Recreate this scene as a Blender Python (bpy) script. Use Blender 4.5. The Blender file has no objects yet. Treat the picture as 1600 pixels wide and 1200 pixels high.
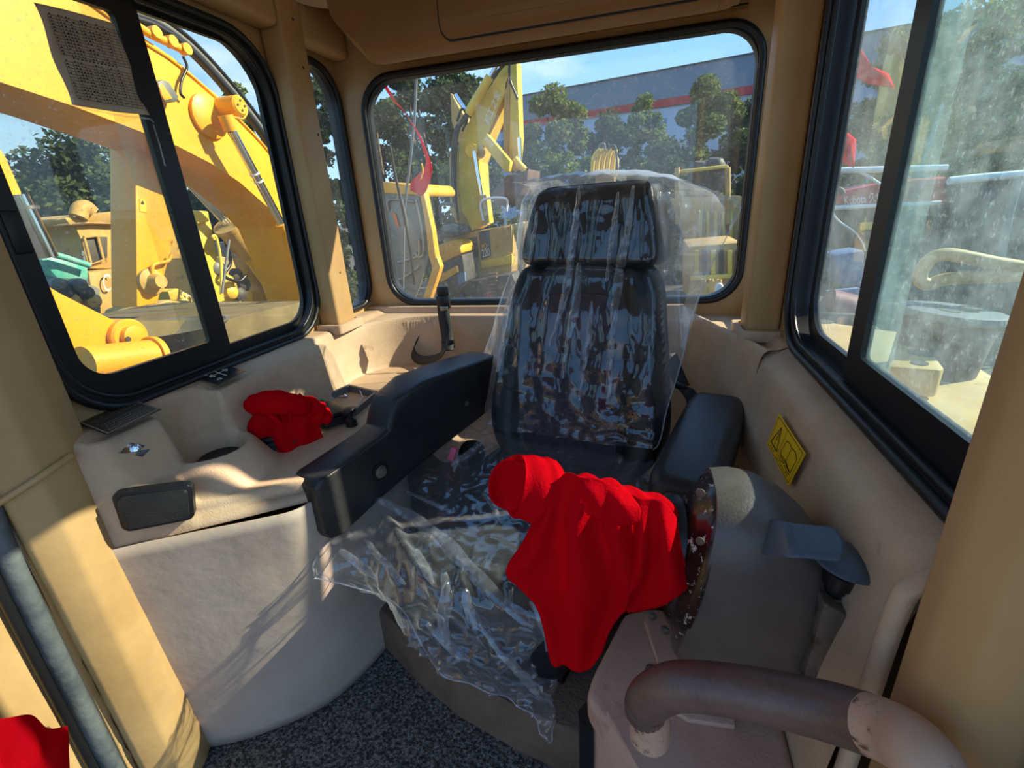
import bpy, bmesh, math, random
import numpy as np
from mathutils import Vector, Matrix, noise as mnoise
random.seed(7); np.random.seed(7)
COL = bpy.context.scene.collection
# ------------------------------------------------------------------ camera
FPX = 740.0
CAM = Vector((0, 0, 1.35))
def _rot():
    a, b, c = [math.radians(v) for v in (-20.567, 16.6, -3.731)]
    cy, sy, cp, sp, cr, sr = math.cos(b), math.sin(b), math.cos(a), math.sin(a), math.cos(c), math.sin(c)
    return (Matrix(((cy, -sy, 0), (sy, cy, 0), (0, 0, 1))) @ Matrix(((1, 0, 0), (0, cp, -sp), (0, sp, cp)))
            @ Matrix(((1, 0, 0), (0, 0, -1), (0, 1, 0))) @ Matrix(((cr, -sr, 0), (sr, cr, 0), (0, 0, 1))))
ROT = _rot()
cd = bpy.data.cameras.new('camera'); cam = bpy.data.objects.new('camera', cd); COL.objects.link(cam)
cd.sensor_width = 36; cd.lens = FPX / 1600 * 36; cd.clip_start = 0.02; cd.clip_end = 500
cam.matrix_world = Matrix.Translation(CAM) @ ROT.to_4x4()
bpy.context.scene.camera = cam
# ------------------------------------------------------------------ sky, sun, exposure
sc = bpy.context.scene
sc.view_settings.view_transform = 'Standard'; sc.view_settings.look = 'None'
sc.view_settings.gamma = 1; sc.view_settings.use_curve_mapping = False
sc.view_settings.exposure = 0.70
SUN_DIR = Vector((-1.0, -0.43, -0.68)).normalized()
SUN_STRENGTH = 7.0
SKY_STRENGTH = 1.1
world = bpy.data.worlds.new('sky'); sc.world = world; world.use_nodes = True
def build_sky():
    nt = world.node_tree; nt.nodes.clear(); N = nt.nodes.new; Lk = nt.links.new
    out = N('ShaderNodeOutputWorld'); bg = N('ShaderNodeBackground'); bg.inputs[1].default_value = SKY_STRENGTH
    tc = N('ShaderNodeTexCoord'); sep = N('ShaderNodeSeparateXYZ'); Lk(tc.outputs['Generated'], sep.inputs[0])
    rp = N('ShaderNodeValToRGB'); Lk(sep.outputs[2], rp.inputs[0])
    e = rp.color_ramp.elements
    e[0].position = 0.0; e[0].color = (0.46, 0.66, 0.88, 1)
    e[1].position = 0.9; e[1].color = (0.10, 0.28, 0.72, 1)
    m = rp.color_ramp.elements.new(0.30); m.color = (0.20, 0.45, 0.86, 1)
    nz = N('ShaderNodeTexNoise'); nz.inputs['Scale'].default_value = 2.6; nz.inputs['Detail'].default_value = 6
    mp = N('ShaderNodeMapping'); mp.inputs['Scale'].default_value = (1, 1, 2.6); mp.inputs['Location'].default_value = (0.4, 1.3, 0.2)
    Lk(tc.outputs['Generated'], mp.inputs[0]); Lk(mp.outputs[0], nz.inputs[0])
    cr = N('ShaderNodeValToRGB'); cr.color_ramp.elements[0].position = 0.56; cr.color_ramp.elements[1].position = 0.78
    Lk(nz.outputs[0], cr.inputs[0])
    mx = N('ShaderNodeMix'); mx.data_type = 'RGBA'; Lk(cr.outputs[0], mx.inputs[0]); Lk(rp.outputs[0], mx.inputs[6])
    mx.inputs[7].default_value = (0.95, 0.96, 1, 1)
    Lk(mx.outputs[2], bg.inputs[0]); Lk(bg.outputs[0], out.inputs[0])
build_sky()
sd = bpy.data.lights.new('sun', 'SUN'); sd.energy = SUN_STRENGTH; sd.angle = 0.009; sd.color = (1.0, 0.90, 0.72)
sun = bpy.data.objects.new('sun', sd); COL.objects.link(sun)
sun.rotation_euler = SUN_DIR.to_track_quat('-Z', 'Y').to_euler(); sun.location = (8, 5, 9)

# ------------------------------------------------------------------ helpers
def ray(px, py): return ROT @ Vector(((px - 800) / FPX, (600 - py) / FPX, -1))
def W(ax, val, px, py):
    """world point seen at a photograph pixel, on the plane ax = val"""
    d = ray(px, py); i = 'xyz'.index(ax); return CAM + d * ((val - CAM[i]) / d[i])
def WL(ax, val, pts): return [W(ax, val, *p) for p in pts]
def WP(px, py, p0, n):
    d = ray(px, py); return CAM + d * ((Vector(p0) - CAM).dot(n) / d.dot(n))
def sm(x, a, b):
    t = min(1, max(0, (x - a) / (b - a))); return t * t * (3 - 2 * t)
def lin(c): return tuple(((v / 255) / 12.92 if v / 255 <= 0.04045 else ((v / 255 + 0.055) / 1.055) ** 2.4) for v in c) + (1,)

def mat(name, rgb, rough=0.6, metal=0.0, var=None, var_scale=6, var_amt=0.5, bump=0.0, bump_scale=80, spec=0.5, coat=0, wear=None, wear_scale=9, wear_lo=0.6, wear_hi=0.66):
    m = bpy.data.materials.new(name); m.use_nodes = True; nt = m.node_tree; N = nt.nodes.new; Lk = nt.links.new
    b = nt.nodes['Principled BSDF']; b.inputs['Roughness'].default_value = rough; b.inputs['Metallic'].default_value = metal
    b.inputs['Specular IOR Level'].default_value = spec; b.inputs['Coat Weight'].default_value = coat
    b.inputs['Base Color'].default_value = lin(rgb)
    tc = N('ShaderNodeTexCoord'); last = None
    if var:
        nz = N('ShaderNodeTexNoise'); nz.inputs['Scale'].default_value = var_scale; nz.inputs['Detail'].default_value = 5; nz.inputs['Roughness'].default_value = 0.65
        Lk(tc.outputs['Object'], nz.inputs[0])
        r = N('ShaderNodeValToRGB'); r.color_ramp.elements[0].position = 0.5 - 0.25 * (1 - var_amt) - 0.05; r.color_ramp.elements[1].position = 0.72
        Lk(nz.outputs[0], r.inputs[0]); x = N('ShaderNodeMix'); x.data_type = 'RGBA'; Lk(r.outputs[0], x.inputs[0])
        x.inputs[6].default_value = lin(rgb); x.inputs[7].default_value = lin(var); last = x.outputs[2]; Lk(last, b.inputs['Base Color'])
    if wear:
        nz = N('ShaderNodeTexNoise'); nz.inputs['Scale'].default_value = wear_scale; nz.inputs['Detail'].default_value = 9; nz.inputs['Roughness'].default_value = 0.7
        Lk(tc.outputs['Object'], nz.inputs[0])
        r = N('ShaderNodeValToRGB'); r.color_ramp.elements[0].position = wear_lo; r.color_ramp.elements[1].position = wear_hi
        Lk(nz.outputs[0], r.inputs[0]); x = N('ShaderNodeMix'); x.data_type = 'RGBA'; Lk(r.outputs[0], x.inputs[0])
        if last: Lk(last, x.inputs[6])
        else: x.inputs[6].default_value = lin(rgb)
        x.inputs[7].default_value = lin(wear); Lk(x.outputs[2], b.inputs['Base Color'])
    if bump:
        nz = N('ShaderNodeTexNoise'); nz.inputs['Scale'].default_value = bump_scale; nz.inputs['Detail'].default_value = 4
        Lk(tc.outputs['Object'], nz.inputs[0]); bp = N('ShaderNodeBump'); bp.inputs['Strength'].default_value = bump; bp.inputs['Distance'].default_value = 0.01
        Lk(nz.outputs[0], bp.inputs['Height']); Lk(bp.outputs[0], b.inputs['Normal'])
    return m

def glass_mat(name, tint=(0.93, 0.97, 0.95), dirt=0.05, dirt_scale=14, dirt_col=(0.85, 0.88, 0.86), gloss=1.0, speck=0.0):
    m = bpy.data.materials.new(name); m.use_nodes = True; nt = m.node_tree; nt.nodes.clear(); N = nt.nodes.new; Lk = nt.links.new
    out = N('ShaderNodeOutputMaterial'); tr = N('ShaderNodeBsdfTransparent'); tr.inputs[0].default_value = tint + (1,)
    gl = N('ShaderNodeBsdfGlossy'); gl.inputs['Roughness'].default_value = 0.02
    fr = N('ShaderNodeLayerWeight'); fr.inputs[0].default_value = 0.5; pw = N('ShaderNodeMath'); pw.operation = 'POWER'; pw.inputs[1].default_value = 5
    Lk(fr.outputs['Facing'], pw.inputs[0]); ml = N('ShaderNodeMath'); ml.operation = 'MULTIPLY_ADD'; ml.inputs[1].default_value = 0.7 * gloss; ml.inputs[2].default_value = 0.04 * gloss; Lk(pw.outputs[0], ml.inputs[0])
    m1 = N('ShaderNodeMixShader'); Lk(ml.outputs[0], m1.inputs[0]); Lk(tr.outputs[0], m1.inputs[1]); Lk(gl.outputs[0], m1.inputs[2])
    df = N('ShaderNodeBsdfDiffuse'); df.inputs[0].default_value = dirt_col + (1,)
    tl = N('ShaderNodeBsdfTranslucent'); tl.inputs[0].default_value = dirt_col + (1,)
    dm = N('ShaderNodeMixShader'); dm.inputs[0].default_value = 0.5; Lk(df.outputs[0], dm.inputs[1]); Lk(tl.outputs[0], dm.inputs[2])
    tc = N('ShaderNodeTexCoord'); nz = N('ShaderNodeTexNoise'); nz.inputs['Scale'].default_value = dirt_scale; nz.inputs['Detail'].default_value = 8; nz.inputs['Roughness'].default_value = 0.75
    Lk(tc.outputs['Object'], nz.inputs[0]); mr = N('ShaderNodeMapRange'); mr.inputs[1].default_value = 0.35; mr.inputs[2].default_value = 0.75
    mr.inputs[3].default_value = dirt * 0.35; mr.inputs[4].default_value = dirt * 1.9; Lk(nz.outputs[0], mr.inputs[0])
    fac = mr.outputs[0]
    if speck:
        vo = N('ShaderNodeTexNoise'); vo.inputs['Scale'].default_value = 120; vo.inputs['Detail'].default_value = 3; Lk(tc.outputs['Object'], vo.inputs[0])
        vr = N('ShaderNodeMapRange'); vr.inputs[1].default_value = 0.60; vr.inputs[2].default_value = 0.74; vr.inputs[4].default_value = speck; Lk(vo.outputs[0], vr.inputs[0])
        ad = N('ShaderNodeMath'); ad.operation = 'ADD'; ad.use_clamp = True; Lk(mr.outputs[0], ad.inputs[0]); Lk(vr.outputs[0], ad.inputs[1]); fac = ad.outputs[0]
    m2 = N('ShaderNodeMixShader'); Lk(fac, m2.inputs[0]); Lk(m1.outputs[0], m2.inputs[1]); Lk(dm.outputs[0], m2.inputs[2]); Lk(m2.outputs[0], out.inputs[0])
    return m

def film_mat(name, milk=0.10, gloss=0.9, rough=0.06, scale=26, strength=0.6, stretch=0.55):
    m = bpy.data.materials.new(name); m.use_nodes = True; nt = m.node_tree; nt.nodes.clear(); N = nt.nodes.new; Lk = nt.links.new
    out = N('ShaderNodeOutputMaterial'); tr = N('ShaderNodeBsdfTransparent'); tr.inputs[0].default_value = (0.97, 0.98, 1, 1)
    tc = N('ShaderNodeTexCoord'); mp = N('ShaderNodeMapping'); mp.inputs['Rotation'].default_value = (-0.2, 0.0, 0.3); mp.inputs['Scale'].default_value = (1, 1, stretch)
    Lk(tc.outputs['Object'], mp.inputs[0])
    nz = N('ShaderNodeTexNoise'); nz.noise_type = 'RIDGED_MULTIFRACTAL'; nz.inputs['Scale'].default_value = scale; nz.inputs['Detail'].default_value = 3
    nz.inputs['Distortion'].default_value = 0.8; Lk(mp.outputs[0], nz.inputs[0])
    bp = N('ShaderNodeBump'); bp.inputs['Strength'].default_value = strength; bp.inputs['Distance'].default_value = 0.012; Lk(nz.outputs[0], bp.inputs['Height'])
    gl = N('ShaderNodeBsdfGlossy'); gl.inputs['Roughness'].default_value = rough; Lk(bp.outputs[0], gl.inputs['Normal'])
    lw = N('ShaderNodeLayerWeight'); lw.inputs[0].default_value = 0.5; Lk(bp.outputs[0], lw.inputs['Normal'])
    pw = N('ShaderNodeMath'); pw.operation = 'POWER'; pw.inputs[1].default_value = 3; Lk(lw.outputs['Facing'], pw.inputs[0])
    mr = N('ShaderNodeMapRange'); mr.inputs[3].default_value = 0.09 * gloss; mr.inputs[4].default_value = 0.9 * gloss; Lk(pw.outputs[0], mr.inputs[0])
    m1 = N('ShaderNodeMixShader'); Lk(mr.outputs[0], m1.inputs[0]); Lk(tr.outputs[0], m1.inputs[1]); Lk(gl.outputs[0], m1.inputs[2])
    df = N('ShaderNodeBsdfDiffuse'); df.inputs[0].default_value = (0.9, 0.92, 0.95, 1); tl = N('ShaderNodeBsdfTranslucent'); tl.inputs[0].default_value = (0.9, 0.92, 0.95, 1)
    dm = N('ShaderNodeMixShader'); dm.inputs[0].default_value = 0.5; Lk(df.outputs[0], dm.inputs[1]); Lk(tl.outputs[0], dm.inputs[2])
    l2 = N('ShaderNodeLayerWeight'); l2.inputs[0].default_value = 0.5; Lk(bp.outputs[0], l2.inputs['Normal'])
    m2r = N('ShaderNodeMapRange'); m2r.inputs[3].default_value = milk * 0.5; m2r.inputs[4].default_value = milk * 3; Lk(l2.outputs['Facing'], m2r.inputs[0])
    m2 = N('ShaderNodeMixShader'); Lk(m2r.outputs[0], m2.inputs[0]); Lk(m1.outputs[0], m2.inputs[1]); Lk(dm.outputs[0], m2.inputs[2]); Lk(m2.outputs[0], out.inputs[0])
    return m

def cloth_mat(name, rgb):
    m = bpy.data.materials.new(name); m.use_nodes = True; nt = m.node_tree; nt.nodes.clear(); N = nt.nodes.new; Lk = nt.links.new
    out = N('ShaderNodeOutputMaterial'); df = N('ShaderNodeBsdfDiffuse'); tl = N('ShaderNodeBsdfTranslucent')
    df.inputs[0].default_value = lin(rgb); tl.inputs[0].default_value = lin(rgb)
    tc = N('ShaderNodeTexCoord'); nz = N('ShaderNodeTexNoise'); nz.inputs['Scale'].default_value = 260; nz.inputs['Detail'].default_value = 3; Lk(tc.outputs['Object'], nz.inputs[0])
    bp = N('ShaderNodeBump'); bp.inputs['Strength'].default_value = 0.35; bp.inputs['Distance'].default_value = 0.004; Lk(nz.outputs[0], bp.inputs['Height']); Lk(bp.outputs[0], df.inputs['Normal'])
    mx = N('ShaderNodeMixShader'); mx.inputs[0].default_value = 0.25; Lk(df.outputs[0], mx.inputs[1]); Lk(tl.outputs[0], mx.inputs[2])
    Lk(mx.outputs[0], out.inputs[0]); return m

M = {}
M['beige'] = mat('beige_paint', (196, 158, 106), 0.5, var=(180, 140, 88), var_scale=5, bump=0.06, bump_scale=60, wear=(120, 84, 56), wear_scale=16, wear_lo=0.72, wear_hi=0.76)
M['beige_shaded'] = mat('beige_paint_shaded', (154, 112, 62), 0.5, var=(138, 96, 48), var_scale=4, bump=0.05, bump_scale=160)  # cab beige made darker: the duct's shade is put into the colour
M['liner'] = mat('molded_liner_plastic', (205, 176, 142), 0.62, var=(186, 150, 116), var_scale=7, bump=0.18, bump_scale=240, wear=(140, 108, 86), wear_scale=11, wear_lo=0.64, wear_hi=0.78)
M['liner_pink'] = mat('molded_pinkish_plastic', (196, 158, 136), 0.6, var=(172, 130, 108), var_scale=6, bump=0.12, bump_scale=200, wear=(120, 82, 64), wear_scale=8, wear_lo=0.62, wear_hi=0.8)
M['panel'] = mat('grey_beige_panel', (190, 170, 150), 0.7, var=(174, 150, 130), var_scale=5, bump=0.10, bump_scale=40, wear=(150, 126, 104), wear_scale=14, wear_lo=0.68, wear_hi=0.76)
M['rubber'] = mat('black_rubber', (20, 20, 21), 0.42, bump=0.03, bump_scale=90)
M['frame'] = mat('black_window_frame', (22, 22, 23), 0.4, bump=0.02, bump_scale=60)
M['seal_grey'] = mat('worn_grey_rubber', (70, 76, 78), 0.5, var=(110, 114, 112), var_scale=16, bump=0.2, bump_scale=50)
M['leather'] = mat('black_leather', (19, 21, 24), 0.42, bump=0.14, bump_scale=230, spec=0.35)
M['leather_worn'] = mat('worn_armrest_leather', (20, 25, 29), 0.36, var=(48, 46, 44), var_scale=10, var_amt=0.0, bump=0.16, bump_scale=260, spec=0.45)
M['fabric'] = mat('dark_seat_fabric', (34, 34, 44), 0.85, var=(70, 50, 60), var_scale=40, bump=0.3, bump_scale=300)
M['black'] = mat('black_plastic', (22, 22, 23), 0.35, bump=0.04, bump_scale=120)
M['pod'] = mat('grey_brown_plastic', (108, 96, 86), 0.42, var=(76, 64, 58), var_scale=5, bump=0.12, bump_scale=260)
M['pod_grey'] = mat('slate_lever_plastic', (72, 84, 92), 0.42, bump=0.1, bump_scale=220)
M['chipped'] = mat('chipped_black_metal', (24, 20, 19), 0.22, 0.0, var=(64, 34, 24), var_scale=24, wear=(196, 186, 170), wear_scale=60, wear_lo=0.60, wear_hi=0.63)
M['steel'] = mat('worn_steel', (150, 145, 135), 0.35, 0.8, wear=(120, 80, 50), wear_scale=30)
M['bracket'] = mat('worn_bracket_paint', (110, 100, 88), 0.5, 0.3, wear=(70, 46, 34), wear_scale=22, wear_lo=0.5, wear_hi=0.62)
M['chrome'] = mat('chrome', (225, 228, 230), 0.08, 1.0)
M['rail'] = mat('worn_brown_rail_plastic', (116, 88, 74), 0.36, var=(84, 60, 50), var_scale=9, bump=0.12, bump_scale=180)
M['rail_bare'] = mat('rail_end_beige_paint', (196, 158, 128), 0.4, wear=(110, 68, 46), wear_scale=26, wear_lo=0.58, wear_hi=0.64, bump=0.05)
M['mat_brown'] = mat('ribbed_brown_rubber', (118, 96, 76), 0.7, var=(90, 72, 58), var_scale=9, bump=0.4, bump_scale=120)
M['floor'] = mat('grey_loop_mat', (34, 34, 35), 0.8, var=(150, 146, 140), var_scale=130, var_amt=0.9, bump=1.0, bump_scale=130)
M['ceiling'] = mat('cream_headliner', (214, 190, 160), 0.8, bump=0.1, bump_scale=120)
M['label'] = mat('brown_label', (72, 56, 44), 0.5)
M['white'] = mat('white_print', (228, 224, 212), 0.6)
M['ink'] = mat('black_print', (22, 18, 16), 0.6)
M['paper'] = mat('yellowed_paper', (206, 190, 168), 0.9, var=(184, 166, 142), var_scale=10)
M['warn'] = mat('yellow_sticker', (250, 196, 10), 0.45)
M['red_cloth'] = cloth_mat('red_cloth', (212, 10, 24))
M['red_flag'] = cloth_mat('red_flag_cloth', (240, 24, 40))
M['pink'] = mat('pink_plastic', (210, 90, 120), 0.5)
M['webbing'] = mat('black_webbing', (22, 22, 24), 0.6, bump=0.3, bump_scale=300)
M['tray'] = mat('grey_tray_plastic', (112, 112, 108), 0.5, var=(96, 90, 82), var_scale=16)
M['glass'] = glass_mat('window_glass', dirt=0.03, speck=0.12)
M['glass_left'] = glass_mat('tinted_dusty_glass', tint=(0.90, 0.90, 0.80), dirt=0.045, speck=0.25)
M['glass_fixed'] = glass_mat('tinted_clear_glass', tint=(0.93, 0.94, 0.86), dirt=0.02, speck=0.08)
M['glass_rear'] = glass_mat('rear_glass', dirt=0.045, dirt_scale=3, speck=0.1)
M['glass_right'] = glass_mat('very_dirty_glass', tint=(0.80, 0.92, 0.92), dirt=0.11, dirt_scale=26, dirt_col=(0.72, 0.84, 0.84), speck=0.16)
M['glass_right2'] = glass_mat('dusty_pale_glass', tint=(0.88, 0.95, 0.95), dirt=0.08, dirt_scale=9, dirt_col=(0.78, 0.88, 0.88), speck=0.1)
M['film'] = film_mat('clear_plastic_film', milk=0.03, gloss=0.75, rough=0.05, scale=13, strength=0.8, stretch=0.10)
M['film_flap'] = film_mat('loose_film_flap', milk=0.13, gloss=0.9, rough=0.08, scale=12, strength=0.8, stretch=0.3)
M['film_fold'] = film_mat('folded_film_pleat', milk=0.15, gloss=1.0, rough=0.12, scale=30, strength=0.9, stretch=0.12)
M['film2'] = film_mat('crumpled_clear_film', milk=0.075, gloss=1.0, rough=0.08, scale=17, strength=0.9, stretch=0.8)
M['film_edge'] = film_mat('film_hem', milk=0.3, gloss=0.8, scale=18)
M['yellow'] = mat('excavator_yellow', (238, 172, 40), 0.42, var=(224, 154, 30), var_scale=2.2, wear=(130, 96, 50), wear_scale=12, wear_lo=0.70, wear_hi=0.74)
M['yellow2'] = mat('pale_machine_yellow', (232, 196, 72), 0.45, var=(204, 164, 48), var_scale=2, wear=(120, 90, 50), wear_scale=6, wear_lo=0.66, wear_hi=0.72)
M['tan'] = mat('dozer_tan', (206, 168, 92), 0.6, var=(170, 132, 72), var_scale=3, wear=(84, 62, 42), wear_scale=7, wear_lo=0.6, wear_hi=0.7)
M['mach_dark'] = mat('machine_dark', (48, 46, 44), 0.6, var=(84, 78, 70), var_scale=5)
M['mach_grey'] = mat('machine_grey', (120, 122, 120), 0.5, var=(86, 88, 88), var_scale=5)
M['teal'] = mat('teal_paint', (40, 170, 160), 0.4, var=(150, 190, 180), var_scale=6)
M['red_paint'] = mat('red_paint', (196, 44, 40), 0.45, var=(170, 30, 30), var_scale=4)
M['blue_paint'] = mat('blue_panel', (96, 120, 150), 0.6)
M['maroon'] = mat('maroon_paint', (120, 62, 66), 0.5)
M['dirt_ground'] = mat('yard_ground', (92, 82, 70), 0.95, var=(70, 62, 52), var_scale=0.6, bump=0.6, bump_scale=8)
M['bark'] = mat('bark', (104, 84, 66), 0.9, bump=0.5, bump_scale=14)
M['bucket'] = mat('rusty_bucket_steel', (112, 82, 64), 0.7, var=(74, 54, 44), var_scale=6)
M['wall_grey'] = mat('factory_grey', (120, 130, 142), 0.8); M['wall_lilac'] = mat('factory_pale_wall', (168, 174, 188), 0.8)
M['orange'] = mat('orange_sticker', (240, 110, 40), 0.5)
def leaf_mat(name, c1, c2):
    m = bpy.data.materials.new(name); m.use_nodes = True; nt = m.node_tree; nt.nodes.clear(); N = nt.nodes.new; Lk = nt.links.new
    out = N('ShaderNodeOutputMaterial'); df = N('ShaderNodeBsdfDiffuse'); tl = N('ShaderNodeBsdfTranslucent'); g = N('ShaderNodeNewGeometry')
    mx = N('ShaderNodeMix'); mx.data_type = 'RGBA'; mx.inputs[6].default_value = lin(c1); mx.inputs[7].default_value = lin(c2); Lk(g.outputs['Random Per Island'], mx.inputs[0])
    Lk(mx.outputs[2], df.inputs[0]); Lk(mx.outputs[2], tl.inputs[0]); ms = N('ShaderNodeMixShader'); ms.inputs[0].default_value = 0.3
    Lk(df.outputs[0], ms.inputs[1]); Lk(tl.outputs[0], ms.inputs[2]); Lk(ms.outputs[0], out.inputs[0]); return m
M['leaf'] = leaf_mat('leaves', (62, 84, 40), (140, 150, 84)); M['leaf_dark'] = leaf_mat('dark_leaves', (40, 56, 36), (98, 112, 70))

# --- object makers
def tag(o, label=None, cat=None, group=None, kind=None):
    if label: o['label'] = label
    if cat: o['category'] = cat
    if group: o['group'] = group
    if kind: o['kind'] = kind
    return o
def empty(name, loc=(0, 0, 0), label=None, cat=None, group=None):
    o = bpy.data.objects.new(name, None); COL.objects.link(o); o.empty_display_size = 0.05; o.location = loc
    return tag(o, label, cat, group)
def link(name, me, m=None, parent=None, smooth=True):
    if m: me.materials.append(m)
    if smooth:
        for p in me.polygons: p.use_smooth = True
    o = bpy.data.objects.new(name, me); COL.objects.link(o)
    if parent is not None:
        o.parent = parent
        if any(abs(v) > 1e-9 for v in parent.location) and parent.parent is None:
            o.matrix_parent_inverse = Matrix.Translation(parent.location).inverted()
    return o
def mesh(name, vs, fs, m=None, parent=None, smooth=True):
    me = bpy.data.meshes.new(name); me.from_pydata([tuple(v) for v in vs], [], fs); me.update()
    return link(name, me, m, parent, smooth)
def from_bm(name, bm, m, parent=None, smooth=True):
    bmesh.ops.recalc_face_normals(bm, faces=bm.faces[:])
    me = bpy.data.meshes.new(name); bm.to_mesh(me); bm.free(); return link(name, me, m, parent, smooth)
def sharp(o, deg=35):
    me = o.data
    try: me.set_sharp_from_angle(angle=math.radians(deg))
    except Exception: pass
    return o
def bm_box(bm, c, s, rot=None, bev=0.0, seg=2):
    mx = Matrix.Translation(c) @ (rot.to_4x4() if rot else Matrix.Identity(4)) @ Matrix.Diagonal((s[0], s[1], s[2], 1))
    r = bmesh.ops.create_cube(bm, size=1, matrix=mx)
    if bev:
        es = list({e for v in r['verts'] for e in v.link_edges})
        bmesh.ops.bevel(bm, geom=es, offset=bev, segments=seg, affect='EDGES', profile=0.5)
def box(name, c, s, m, parent=None, rot=None, bev=0.004, seg=2):
    bm = bmesh.new(); bm_box(bm, Vector(c), s, rot, bev, seg); return sharp(from_bm(name, bm, m, parent))
def prism(name, pts, ext, m, parent=None, bev=0.0, seg=2, smooth=True):
    """polygon of 3D points, extruded by the vector ext"""
    bm = bmesh.new(); ext = Vector(ext); a = [bm.verts.new(p) for p in pts]; b = [bm.verts.new(Vector(p) + ext) for p in pts]
    n = len(pts); bm.faces.new(a); bm.faces.new(b[::-1])
    for i in range(n): bm.faces.new((a[i], b[i], b[(i + 1) % n], a[(i + 1) % n]))
    if bev: bmesh.ops.bevel(bm, geom=bm.edges[:], offset=bev, segments=seg, affect='EDGES', profile=0.5)
    return sharp(from_bm(name, bm, m, parent, smooth), 30)
def beam(name, a, b, w, h, m, parent=None, up=(0, 0, 1), bev=0.004):
    a, b = Vector(a), Vector(b); d = (b - a); L = d.length; z = d.normalized(); x = z.cross(Vector(up)).normalized(); y = z.cross(x)
    R = Matrix((x, y, z)).transposed()
    return box(name, (a + b) / 2, (w, h, L), m, parent, R, bev)
def spline(pts, n, closed=False):
    P = [np.array(p, float) for p in pts]; k = len(P); out = []
    segs = k if closed else k - 1
    for i in range(segs):
        if closed: p0, p1, p2, p3 = P[(i - 1) % k], P[i], P[(i + 1) % k], P[(i + 2) % k]
        else:
            p1, p2 = P[i], P[i + 1]; p0 = P[i - 1] if i else 2 * p1 - p2; p3 = P[i + 2] if i + 2 < k else 2 * p2 - p1
        for j in range(n):
            t = j / n; out.append(0.5 * (2 * p1 + (p2 - p0) * t + (2 * p0 - 5 * p1 + 4 * p2 - p3) * t * t + (3 * p1 - p0 - 3 * p2 + p3) * t ** 3))
    if not closed: out.append(P[-1])
    return out
def sweep(path, sect, closed=False, up=(0, 0, 1), scale=None):
    """returns verts, faces; sect = list of (a, b) offsets in the frame (side, up')"""
    path = [Vector(p) for p in path]; n = len(path); vs = []; k = len(sect); prev = None
    for i, p in enumerate(path):
        if closed: t = (path[(i + 1) % n] - path[i - 1]).normalized()
        else: t = (path[min(i + 1, n - 1)] - path[max(i - 1, 0)]).normalized()
        if prev is None:
            s = t.cross(Vector(up));
            if s.length < 1e-4: s = t.cross(Vector((1, 0, 0)))
            s.normalize()
        elif up is None or True:
            s = t.cross(Vector(up)) if abs(t.dot(Vector(up))) < 0.97 else prev - t * prev.dot(t)
            if s.length < 1e-4: s = prev - t * prev.dot(t)
            s.normalize()
            if s.dot(prev) < 0: s = -s
        prev = s; u = s.cross(t); f = scale[i] if scale else 1
        for a, b in sect: vs.append(p + s * a * f + u * b * f)
    fs = []
    for i in range(n if closed else n - 1):
        for j in range(k): fs.append((i * k + j, i * k + (j + 1) % k, ((i + 1) % n) * k + (j + 1) % k, ((i + 1) % n) * k + j))
    if not closed: fs.append(tuple(range(k))[::-1]); fs.append(tuple((n - 1) * k + j for j in range(k)))
    return vs, fs
def circ(r, k=12, ry=None): return [(r * math.cos(2 * math.pi * j / k), (ry or r) * math.sin(2 * math.pi * j / k)) for j in range(k)]
def tube(name, pts, r, m, parent=None, k=12, smooth_n=6, closed=False, ry=None, scale=None, up=(0, 0, 1)):
    path = spline(pts, smooth_n, closed) if smooth_n else pts
    sc_ = None
    if scale: sc_ = list(np.interp(np.linspace(0, 1, len(path)), np.linspace(0, 1, len(scale)), scale))
    v, f = sweep(path, circ(r, k, ry), closed, up, sc_); return sharp(mesh(name, v, f, m, parent), 50)
def rod(name, a, b, r, m, parent=None, k=16): return tube(name, [a, b], r, m, parent, k, 0)
def lathe(name, prof, origin, axis, m, parent=None, k=28, cap=True):
    """prof: list of (radius, height along axis)"""
    z = Vector(axis).normalized(); x = z.orthogonal().normalized(); y = z.cross(x); vs = []; fs = []
    for r, h in prof:
        for j in range(k):
            a = 2 * math.pi * j / k; vs.append(Vector(origin) + z * h + x * (r * math.cos(a)) + y * (r * math.sin(a)))
    for i in range(len(prof) - 1):
        for j in range(k): fs.append((i * k + j, i * k + (j + 1) % k, (i + 1) * k + (j + 1) % k, (i + 1) * k + j))
    if cap: fs.append(tuple(range(k))[::-1]); fs.append(tuple((len(prof) - 1) * k + j for j in range(k)))
    bm = bmesh.new(); bv = [bm.verts.new(v) for v in vs]
    for f in fs:
        try: bm.faces.new([bv[i] for i in f])
        except ValueError: pass
    return sharp(from_bm(name, bm, m, parent), 40)
def grid_interp(rows, nu, nv):
    """rows of control points -> Catmull-Rom surface, returns array [R][C] of points"""
    R = [spline(r, nu) for r in rows]; C = len(R[0]); cols = [spline([R[i][j] for i in range(len(R))], nv) for j in range(C)]
    return [[cols[j][i] for j in range(C)] for i in range(len(cols[0]))]
def grid_mesh(name, G, m, parent=None, thick=0.0, keep=None, smooth=True, closed=False):
    R, C = len(G), len(G[0]); vs = [G[i][j] for i in range(R) for j in range(C)]; fs = []
    for i in range(R - 1):
        for j in range(C if closed else C - 1):
            if keep and not keep(i, j): continue
            fs.append((i * C + j, (i + 1) * C + j, (i + 1) * C + (j + 1) % C, i * C + (j + 1) % C))
    o = mesh(name, vs, fs, m, parent, smooth)
    if thick:
        md = o.modifiers.new('thickness', 'SOLIDIFY'); md.thickness = thick; md.offset = 0
    return o
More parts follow.
